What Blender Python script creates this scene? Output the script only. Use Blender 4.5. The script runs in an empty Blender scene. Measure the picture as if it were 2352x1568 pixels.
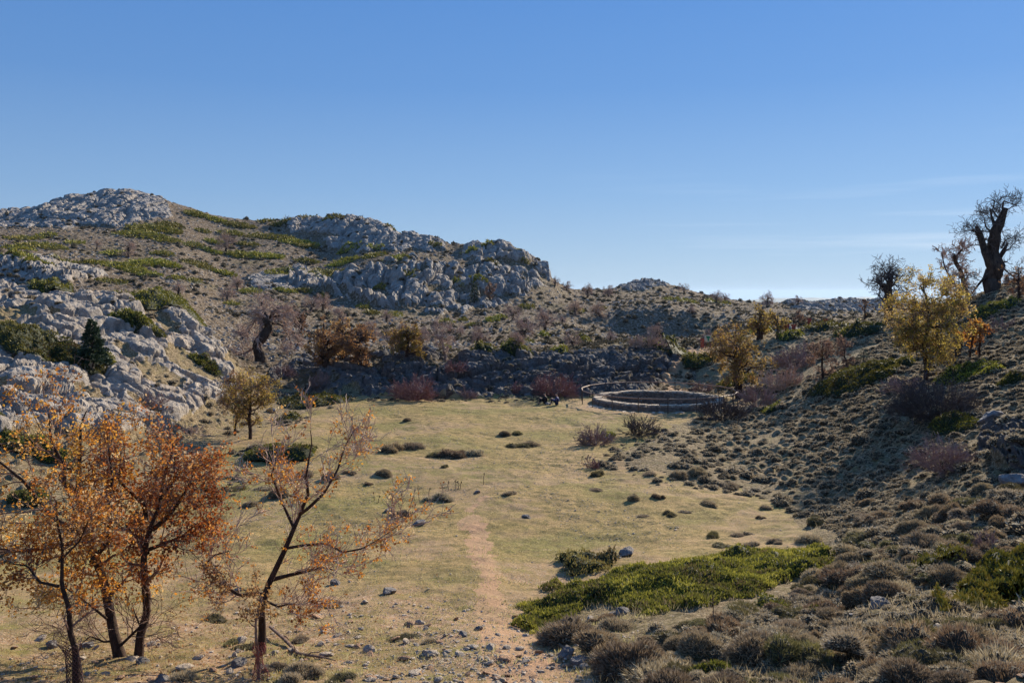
import bpy, math, random
import numpy as np

# ------------------------------------------------------------------ camera, light, exposure
sc = bpy.context.scene
F = 2000.0          # focal length in units of a 2352-wide picture
CX, HZ = 1176.0, 672.0
cam = bpy.data.cameras.new("camera")
cam.sensor_width = 36.0
cam.lens = 36.0 * F / 2352.0
cam.shift_y = -(784.0 - HZ) / 2352.0
cam.clip_start = 0.1
cam.clip_end = 60000.0
cam_o = bpy.data.objects.new("camera", cam)
cam_o.location = (0, 0, 0)
cam_o.rotation_euler = (math.radians(90), 0, 0)
sc.collection.objects.link(cam_o)
sc.camera = cam_o

SUN_EL, SUN_AZ = math.radians(24), math.radians(34)     # azimuth to the right of the view direction (+Y)
world = bpy.data.worlds.new("World")
sc.world = world
world.use_nodes = True
wn = world.node_tree
for n in list(wn.nodes): wn.nodes.remove(n)
wo = wn.nodes.new("ShaderNodeOutputWorld"); bg = wn.nodes.new("ShaderNodeBackground")
sky = wn.nodes.new("ShaderNodeTexSky"); sky.sky_type = 'NISHITA'; sky.sun_disc = False
sky.sun_elevation = SUN_EL; sky.sun_rotation = SUN_AZ
sky.altitude = 1700; sky.air_density = 1.0; sky.dust_density = 0.25; sky.ozone_density = 3.0
bg.inputs[1].default_value = 0.059
# thin cirrus streaks low over the horizon
tc = wn.nodes.new("ShaderNodeTexCoord"); mp = wn.nodes.new("ShaderNodeMapping")
mp.inputs['Rotation'].default_value = (0, math.radians(4), 0)
mp.inputs['Scale'].default_value = (1.6, 1.6, 34)
nz = wn.nodes.new("ShaderNodeTexNoise"); nz.inputs['Scale'].default_value = 1.7; nz.inputs['Detail'].default_value = 5
cr = wn.nodes.new("ShaderNodeMapRange"); cr.inputs[1].default_value = .54; cr.inputs[2].default_value = .78
sep = wn.nodes.new("ShaderNodeSeparateXYZ")
hz = wn.nodes.new("ShaderNodeMapRange"); hz.inputs[1].default_value = .17; hz.inputs[2].default_value = .04
xr = wn.nodes.new("ShaderNodeMapRange"); xr.inputs[1].default_value = 0.0; xr.inputs[2].default_value = .45
m1 = wn.nodes.new("ShaderNodeMath"); m1.operation = 'MULTIPLY'
m2 = wn.nodes.new("ShaderNodeMath"); m2.operation = 'MULTIPLY'
m3 = wn.nodes.new("ShaderNodeMath"); m3.operation = 'MULTIPLY'; m3.inputs[1].default_value = .34
hz2 = wn.nodes.new('ShaderNodeMapRange'); hz2.inputs[1].default_value = .01; hz2.inputs[2].default_value = .04
m4 = wn.nodes.new('ShaderNodeMath'); m4.operation = 'MULTIPLY'
mx = wn.nodes.new("ShaderNodeMix"); mx.data_type = 'RGBA'
L = wn.links.new
L(tc.outputs['Generated'], mp.inputs[0]); L(mp.outputs[0], nz.inputs[0]); L(nz.outputs[0], cr.inputs[0])
L(tc.outputs['Generated'], sep.inputs[0]); L(sep.outputs[2], hz.inputs[0]); L(sep.outputs[0], xr.inputs[0])
L(cr.outputs[0], m1.inputs[0]); L(hz.outputs[0], m1.inputs[1])
L(m1.outputs[0], m2.inputs[0]); L(xr.outputs[0], m2.inputs[1]); L(sep.outputs[2], hz2.inputs[0]); L(m2.outputs[0], m4.inputs[0]); L(hz2.outputs[0], m4.inputs[1]); L(m4.outputs[0], m3.inputs[0])
hs = wn.nodes.new("ShaderNodeHueSaturation"); hs.inputs['Saturation'].default_value = 1.08; hs.inputs['Value'].default_value = 1.0
elv = wn.nodes.new("ShaderNodeMapRange"); elv.inputs[1].default_value = -.02; elv.inputs[2].default_value = .36; L(sep.outputs[2], elv.inputs[0])
rp = wn.nodes.new("ShaderNodeValToRGB")
while len(rp.color_ramp.elements) < 5: rp.color_ramp.elements.new(.5)
for e_, (p_, c_) in zip(rp.color_ramp.elements, [(0, (4.1, 5.4, 6.9)), (.12, (3.9, 5.3, 7.0)), (.35, (2.75, 4.4, 6.9)), (.65, (1.75, 3.35, 6.5)), (1, (1.3, 2.8, 6.2))]): e_.position = p_; e_.color = (*c_, 1)
L(elv.outputs[0], rp.inputs[0])
xw = wn.nodes.new("ShaderNodeMapRange"); xw.inputs[1].default_value = -.5; xw.inputs[2].default_value = .6; xw.inputs[3].default_value = .86; xw.inputs[4].default_value = 1.06; L(sep.outputs[0], xw.inputs[0])
sm = wn.nodes.new("ShaderNodeMix"); sm.data_type = 'RGBA'; sm.blend_type = 'MULTIPLY'; sm.inputs[0].default_value = 1
L(rp.outputs[0], sm.inputs[6]); L(xw.outputs[0], sm.inputs[7])
sk = wn.nodes.new("ShaderNodeMix"); sk.data_type = 'RGBA'; sk.inputs[0].default_value = .93
L(sky.outputs[0], sk.inputs[6]); L(sm.outputs[2], sk.inputs[7]); L(sk.outputs[2], hs.inputs['Color'])
L(m3.outputs[0], mx.inputs[0]); L(hs.outputs[0], mx.inputs[6]); mx.inputs[7].default_value = (9, 9.4, 10, 1)
L(mx.outputs[2], bg.inputs[0]); L(bg.outputs[0], wo.inputs[0])

sun = bpy.data.lights.new("sun", 'SUN'); sun.energy = 5.0; sun.angle = math.radians(.5); sun.color = (1, .89, .70)
sun_o = bpy.data.objects.new("sun", sun); sc.collection.objects.link(sun_o)
# lamp shines along -Z; direction towards sun = (sin az cos el, cos az cos el, sin el)
sun_o.rotation_euler = (math.radians(90) - SUN_EL, 0, math.radians(180) - SUN_AZ)
from mathutils import Vector
_sd = Vector((math.sin(SUN_AZ) * math.cos(SUN_EL), math.cos(SUN_AZ) * math.cos(SUN_EL), math.sin(SUN_EL)))
sun_o.rotation_euler = _sd.to_track_quat('Z', 'Y').to_euler()
sun_o.location = (60, 90, 60)

sc.view_settings.view_transform = 'Standard'
sc.view_settings.look = 'None'
sc.view_settings.exposure = 0.96
sc.view_settings.gamma = 1.0
sc.cycles.use_denoising = True
sc.cycles.max_bounces = 6
sc.cycles.transparent_max_bounces = 4

C = sc.collection
rng = np.random.default_rng(7)

# ------------------------------------------------------------------ noise in numpy
def _h(ix, iy, iz, s):
    with np.errstate(over='ignore'):
        n = (ix.astype(np.int64) * 374761393 + iy.astype(np.int64) * 668265263 + iz.astype(np.int64) * 2147483647 + s * 1274126177) & 0xffffffff
        n = ((n ^ (n >> 13)) * 1274126177) & 0xffffffff
        n = ((n ^ (n >> 16)) * 2246822519) & 0xffffffff
        n = n ^ (n >> 15)
    return (n & 0xffffff) / float(0x1000000)
def vn(x, y, z, s=0):
    x = np.asarray(x, float); y = np.asarray(y, float) + 0 * x; z = np.asarray(z, float) + 0 * x
    ix, iy, iz = np.floor(x), np.floor(y), np.floor(z)
    fx, fy, fz = x - ix, y - iy, z - iz
    fx, fy, fz = [t * t * (3 - 2 * t) for t in (fx, fy, fz)]
    ix, iy, iz = ix.astype(np.int64), iy.astype(np.int64), iz.astype(np.int64)
    r = 0
    for a in (0, 1):
        wx = fx if a else 1 - fx
        for b in (0, 1):
            wy = fy if b else 1 - fy
            for c in (0, 1):
                wz = fz if c else 1 - fz
                r = r + _h(ix + a, iy + b, iz + c, s) * wx * wy * wz
    return r
def fbm(x, y, z=0., o=4, s=0, g=.5):
    a, t, r = 1., 0., 0.
    for k in range(o):
        r = r + a * vn(x, y, z, s + k * 17); t += a
        x = x * 2.03 + 5.2; y = y * 2.03 + 1.3; z = z * 2.03 + 2.7; a *= g
    return r / t
def cells(x, y, z, s=0, tilt=False):
    ix, iy, iz = [np.floor(t).astype(np.int64) for t in (x, y, z)]
    f1 = np.full(x.shape, 9.); f2 = np.full(x.shape, 9.); cid = np.zeros(x.shape); til = np.zeros(x.shape)
    for a in (-1, 0, 1):
        for b in (-1, 0, 1):
            for c in (-1, 0, 1):
                jx, jy, jz = ix + a, iy + b, iz + c
                vx, vy, vz = jx + _h(jx, jy, jz, s) - x, jy + _h(jx, jy, jz, s + 1) - y, jz + _h(jx, jy, jz, s + 2) - z
                d = vx * vx + vy * vy + vz * vz
                m = d < f1
                f2 = np.where(m, f1, np.minimum(f2, d)); f1 = np.where(m, d, f1)
                cid = np.where(m, _h(jx, jy, jz, s + 3), cid)
                if tilt: til = np.where(m, vx * (_h(jx, jy, jz, s + 4) - .5) * 2 + vy * (_h(jx, jy, jz, s + 5) - .5) * 2 + vz * (_h(jx, jy, jz, s + 6) - .3) * 2, til)
    if tilt: return np.sqrt(f1), np.sqrt(f2), cid, til
    return np.sqrt(f1), np.sqrt(f2), cid
def pip(px, py, poly):
    r = np.zeros(px.shape, bool); n = len(poly)
    for i in range(n):
        x0, y0 = poly[i]; x1, y1 = poly[(i + 1) % n]
        if y0 == y1: continue
        c = ((y0 > py) != (y1 > py)) & (px < (x1 - x0) * (py - y0) / (y1 - y0) + x0)
        r ^= c
    return r
def ss(x, a, b):
    t = np.clip((x - a) / (b - a), 0, 1); return t * t * (3 - 2 * t)

# ------------------------------------------------------------------ node materials
def mat(name):
    m = bpy.data.materials.new(name); m.use_nodes = True
    nt = m.node_tree; b = nt.nodes['Principled BSDF']
    return m, nt, b
def nd(nt, t, **k):
    n = nt.nodes.new(t)
    for a, v in k.items():
        if a in n.inputs.keys() if isinstance(a, str) else False: n.inputs[a].default_value = v
        else: setattr(n, a, v)
    return n
def ramp(nt, src, stops, interp='LINEAR'):
    r = nt.nodes.new("ShaderNodeValToRGB"); e = r.color_ramp; e.interpolation = interp
    while len(e.elements) < len(stops): e.elements.new(.5)
    for el, (p, c) in zip(e.elements, stops): el.position = p; el.color = (*c, 1)
    nt.links.new(src, r.inputs[0]); return r.outputs[0]
def noise(nt, co, scale, detail=4, rough=.55, dist=0):
    n = nt.nodes.new("ShaderNodeTexNoise"); n.inputs['Scale'].default_value = scale
    n.inputs['Detail'].default_value = detail; n.inputs['Roughness'].default_value = rough
    n.inputs['Distortion'].default_value = dist
    nt.links.new(co, n.inputs['Vector']); return n.outputs['Fac']
def mixc(nt, f, a, b, mode='MIX'):
    m = nt.nodes.new("ShaderNodeMix"); m.data_type = 'RGBA'; m.blend_type = mode
    for i, v in ((0, f), (6, a), (7, b)):
        if isinstance(v, (int, float)): m.inputs[i].default_value = v
        elif isinstance(v, tuple): m.inputs[i].default_value = (*v, 1)
        else: nt.links.new(v, m.inputs[i])
    return m.outputs[2]
def mrange(nt, s, a, b, c=0., d=1.):
    m = nt.nodes.new("ShaderNodeMapRange")
    for i, v in enumerate((a, b, c, d)): m.inputs[i + 1].default_value = v
    nt.links.new(s, m.inputs[0]); return m.outputs[0]
def bump(nt, b, h, strength, dist):
    n = nt.nodes.new("ShaderNodeBump"); n.inputs['Strength'].default_value = strength; n.inputs['Distance'].default_value = dist
    nt.links.new(h, n.inputs['Height']); nt.links.new(n.outputs[0], b.inputs['Normal'])
def objco(nt, geo=False):
    if geo: return nt.nodes.new("ShaderNodeNewGeometry").outputs['Position']
    return nt.nodes.new("ShaderNodeTexCoord").outputs['Object']
def mapped(nt, co, scale=(1, 1, 1), rot=(0, 0, 0)):
    m = nt.nodes.new("ShaderNodeMapping"); m.inputs['Scale'].default_value = scale; m.inputs['Rotation'].default_value = rot
    nt.links.new(co, m.inputs[0]); return m.outputs[0]
def voro(nt, co, scale, feat='F1'):
    v = nt.nodes.new("ShaderNodeTexVoronoi"); v.feature = feat; v.inputs['Scale'].default_value = scale
    nt.links.new(co, v.inputs['Vector']); return v

def M_meadow():
    m, nt, b = mat("meadow_turf"); co = objco(nt, True)
    n1 = noise(nt, co, .22, 5, .6); n2 = noise(nt, mapped(nt, co, (1, 1.6, 1)), 1.6, 6, .7); n3 = noise(nt, co, 14, 4, .75)
    c = ramp(nt, n1, [(.32, (.40, .26, .13)), (.47, (.33, .225, .09)), (.60, (.21, .18, .055))])
    c = mixc(nt, mrange(nt, n2, .47, .58), c, (.21, .155, .06))
    c = mixc(nt, mrange(nt, n2, .44, .30), c, (.42, .29, .15))
    c = mixc(nt, mrange(nt, noise(nt, mapped(nt, co, (1, 1, 1)), 4.5, 5, .8), .53, .60, 0, .75), c, (.12, .10, .04))
    c = mixc(nt, mrange(nt, n3, .52, .66, 0, .8), c, (.10, .085, .035))
    c = mixc(nt, mrange(nt, n3, .44, .34, 0, .7), c, (.42, .34, .19))
    # bare stony soil increases towards the near end and the edges
    at = nt.nodes.new("ShaderNodeAttribute"); at.attribute_name = "soil"
    sp = noise(nt, co, 5.5, 6, .8)
    c = mixc(nt, mrange(nt, sp, .55, .62, 0, .0), c, (.3, .2, .13))
    mm = nt.nodes.new("ShaderNodeMath"); mm.operation = 'MULTIPLY'
    nt.links.new(at.outputs['Fac'], mm.inputs[0]); nt.links.new(mrange(nt, noise(nt, co, 1.1, 6, .75), .4, .58), mm.inputs[1])
    c = mixc(nt, mm.outputs[0], c, ramp(nt, n3, [(.35, (.22, .125, .07)), (.5, (.36, .225, .135)), (.62, (.48, .36, .25))]))
    nt.links.new(c, b.inputs['Base Color']); b.inputs['Roughness'].default_value = .95; b.inputs['Specular IOR Level'].default_value = .1
    bump(nt, b, noise(nt, co, 9, 6, .8), 1., .06)
    return m
def M_path():
    m, nt, b = mat("path_soil"); co = objco(nt, True)
    n1 = noise(nt, co, .9, 5, .6); n3 = noise(nt, co, 16, 4, .75)
    c = ramp(nt, n1, [(.35, (.37, .22, .13)), (.65, (.33, .215, .12))])
    c = mixc(nt, mrange(nt, n3, .56, .66, 0, .6), c, (.16, .10, .055))
    c = mixc(nt, mrange(nt, n3, .42, .32, 0, .7), c, (.52, .38, .27))
    nt.links.new(c, b.inputs['Base Color']); b.inputs['Roughness'].default_value = .95; b.inputs['Specular IOR Level'].default_value = .1
    bump(nt, b, noise(nt, co, 10, 6, .8), 1., .04)
    return m
def M_hill():
    m, nt, b = mat("hill_scree"); co = objco(nt, True)
    n1 = noise(nt, co, .05, 5, .6); n2 = noise(nt, co, .35, 6, .7); n3 = noise(nt, co, 1.6, 5, .8)
    c = ramp(nt, n3, [(.34, (.045, .033, .02)), (.46, (.115, .082, .052)), (.53, (.20, .15, .105)), (.60, (.38, .32, .26))])
    c = mixc(nt, mrange(nt, n2, .50, .62, 0, .8), c, (.12, .08, .045))
    c = mixc(nt, mrange(nt, n1, .5, .72, 0, .55), c, (.15, .125, .055))
    nt.links.new(c, b.inputs['Base Color']); b.inputs['Roughness'].default_value = .95; b.inputs['Specular IOR Level'].default_value = .1
    bump(nt, b, noise(nt, co, 1.3, 8, .8), 1., .6)
    return m
def M_slope():
    m, nt, b = mat("slope_soil"); co = objco(nt, True)
    n2 = noise(nt, co, 1.1, 6, .7); n3 = noise(nt, co, 9, 5, .8)
    c = ramp(nt, n3, [(.34, (.05, .036, .02)), (.45, (.15, .11, .06)), (.54, (.26, .19, .11)), (.64, (.45, .36, .25))])
    c = mixc(nt, mrange(nt, n2, .5, .68, 0, .6), c, (.20, .17, .07))
    nt.links.new(c, b.inputs['Base Color']); b.inputs['Roughness'].default_value = .95; b.inputs['Specular IOR Level'].default_value = .1
    bump(nt, b, noise(nt, co, 6, 7, .8), 1., .12)
    return m
def M_rock(name="limestone", s=1., tint=(1, 1, 1), geo=True):
    m, nt, b = mat(name); co = objco(nt, geo)
    n1 = noise(nt, co, .25 * s, 5, .65); n2 = noise(nt, co, 1.6 * s, 8, .78, .4); n3 = noise(nt, mapped(nt, co, (1, 1, .35)), 4 * s, 6, .8)
    T = lambda c: tuple(a * t for a, t in zip(c, tint))
    c = ramp(nt, n2, [(.30, T((.08, .073, .068))), (.45, T((.22, .20, .185))), (.58, T((.34, .31, .28))), (.72, T((.50, .45, .40)))])
    c = mixc(nt, mrange(nt, n1, .5, .68, 0, .5), c, T((.38, .30, .23)))
    c = mixc(nt, mrange(nt, n3, .58, .72, 0, .7), c, T((.12, .11, .10)))
    nt.links.new(c, b.inputs['Base Color']); b.inputs['Roughness'].default_value = .9; b.inputs['Specular IOR Level'].default_value = .15
    st = noise(nt, mapped(nt, co, (.9, .9, .12)), 1.1 * s, 5, .7)
    c2 = mixc(nt, mrange(nt, st, .52, .66, 0, .55), c, T((.16, .15, .145)))
    nt.links.new(c2, b.inputs['Base Color'])
    bump(nt, b, n2, 1., .35 / s)
    return m
def M_leaf(name, cols, trans=.45, rough=.7):
    """foliage: colour picked per leaf by the face attribute rnd"""
    m, nt, b = mat(name)
    at = nt.nodes.new("ShaderNodeAttribute"); at.attribute_name = "rnd"
    n = len(cols)
    c = ramp(nt, at.outputs['Fac'], [(i / max(1, n - 1), k) for i, k in enumerate(cols)])
    oi = nt.nodes.new("ShaderNodeObjectInfo")
    h = nt.nodes.new("ShaderNodeHueSaturation"); nt.links.new(c, h.inputs['Color'])
    nt.links.new(mrange(nt, oi.outputs['Random'], 0, 1, .72, 1.25), h.inputs['Value']); nt.links.new(mrange(nt, oi.outputs['Random'], 0, 1, .488, .512), h.inputs['Hue'])
    c = h.outputs[0]
    nt.links.new(c, b.inputs['Base Color']); b.inputs['Roughness'].default_value = rough; b.inputs['Specular IOR Level'].default_value = .25
    if trans:
        t = nt.nodes.new("ShaderNodeBsdfTranslucent"); mxs = nt.nodes.new("ShaderNodeMixShader"); mxs.inputs[0].default_value = trans
        g = nt.nodes.new("ShaderNodeGamma"); g.inputs[1].default_value = .85
        nt.links.new(c, g.inputs[0]); nt.links.new(g.outputs[0], t.inputs[0])
        nt.links.new(b.outputs[0], mxs.inputs[1]); nt.links.new(t.outputs[0], mxs.inputs[2])
        nt.links.new(mxs.outputs[0], nt.nodes['Material Output'].inputs[0])
    return m
def M_bark(name, a, b_, sc_=9):
    m, nt, b = mat(name); co = objco(nt)
    n = noise(nt, mapped(nt, co, (1, 1, .3)), sc_, 6, .75)
    c = ramp(nt, n, [(.35, a), (.62, b_)])
    nt.links.new(c, b.inputs['Base Color']); b.inputs['Roughness'].default_value = .9; b.inputs['Specular IOR Level'].default_value = .15
    bump(nt, b, n, 1., .05)
    return m
def M_flat(name, col, rough=.8, var=.25, scale=12, spec=.2):
    m, nt, b = mat(name); co = objco(nt)
    n = noise(nt, co, scale, 5, .7)
    c = ramp(nt, n, [(.3, tuple(k * (1 - var) for k in col)), (.7, tuple(min(1, k * (1 + var)) for k in col))])
    nt.links.new(c, b.inputs['Base Color']); b.inputs['Roughness'].default_value = rough; b.inputs['Specular IOR Level'].default_value = spec
    return m

# ------------------------------------------------------------------ object helpers
def tag(o, label=None, cat=None, group=None, kind=None):
    for k, v in (('label', label), ('category', cat), ('group', group), ('kind', kind)):
        if v: o[k] = v
    return o
def mesh(name, V, Q=None, T=None, mats=(), mi=None, rnd=None, smooth=False, attrs=None):
    V = np.asarray(V, np.float32).reshape(-1, 3)
    fs = []; ls = []
    if Q is not None and len(Q): fs.append(np.asarray(Q, np.int32).ravel()); ls.append(np.full(len(Q), 4))
    if T is not None and len(T): fs.append(np.asarray(T, np.int32).ravel()); ls.append(np.full(len(T), 3))
    idx = np.concatenate(fs); cnt = np.concatenate(ls).astype(np.int32)
    me = bpy.data.meshes.new(name)
    me.vertices.add(len(V)); me.vertices.foreach_set('co', V.ravel())
    me.loops.add(len(idx)); me.loops.foreach_set('vertex_index', idx)
    me.polygons.add(len(cnt)); st = np.concatenate([[0], np.cumsum(cnt)[:-1]]).astype(np.int32)
    me.polygons.foreach_set('loop_start', st)
    try: me.polygons.foreach_set('loop_total', cnt)
    except Exception: pass
    for m in mats: me.materials.append(m)
    if mi is not None: me.polygons.foreach_set('material_index', np.asarray(mi, np.int32))
    me.polygons.foreach_set('use_smooth', np.full(len(cnt), bool(smooth)))
    if rnd is not None:
        a = me.attributes.new('rnd', 'FLOAT', 'FACE'); a.data.foreach_set('value', np.asarray(rnd, np.float32))
    for k, v in (attrs or {}).items():
        a = me.attributes.new(k, 'FLOAT', 'POINT'); a.data.foreach_set('value', np.asarray(v, np.float32))
    me.update(calc_edges=True); me.validate()
    return me
def link(name, me, parent=None, loc=(0, 0, 0)):
    o = bpy.data.objects.new(name, me); C.objects.link(o); o.location = loc
    if parent: o.parent = parent
    return o
def empty(name, loc=(0, 0, 0), rz=0., sc_=1.):
    o = bpy.data.objects.new(name, None); C.objects.link(o); o.location = loc; o.rotation_euler = (0, 0, rz)
    o.scale = (sc_,) * 3 if not hasattr(sc_, '__len__') else sc_
    o.empty_display_size = .1
    return o
def copy_tree(o, parent=None):
    c = o.copy(); C.objects.link(c)
    if parent: c.parent = parent
    for ch in o.children: copy_tree(ch, c)
    return c

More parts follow.
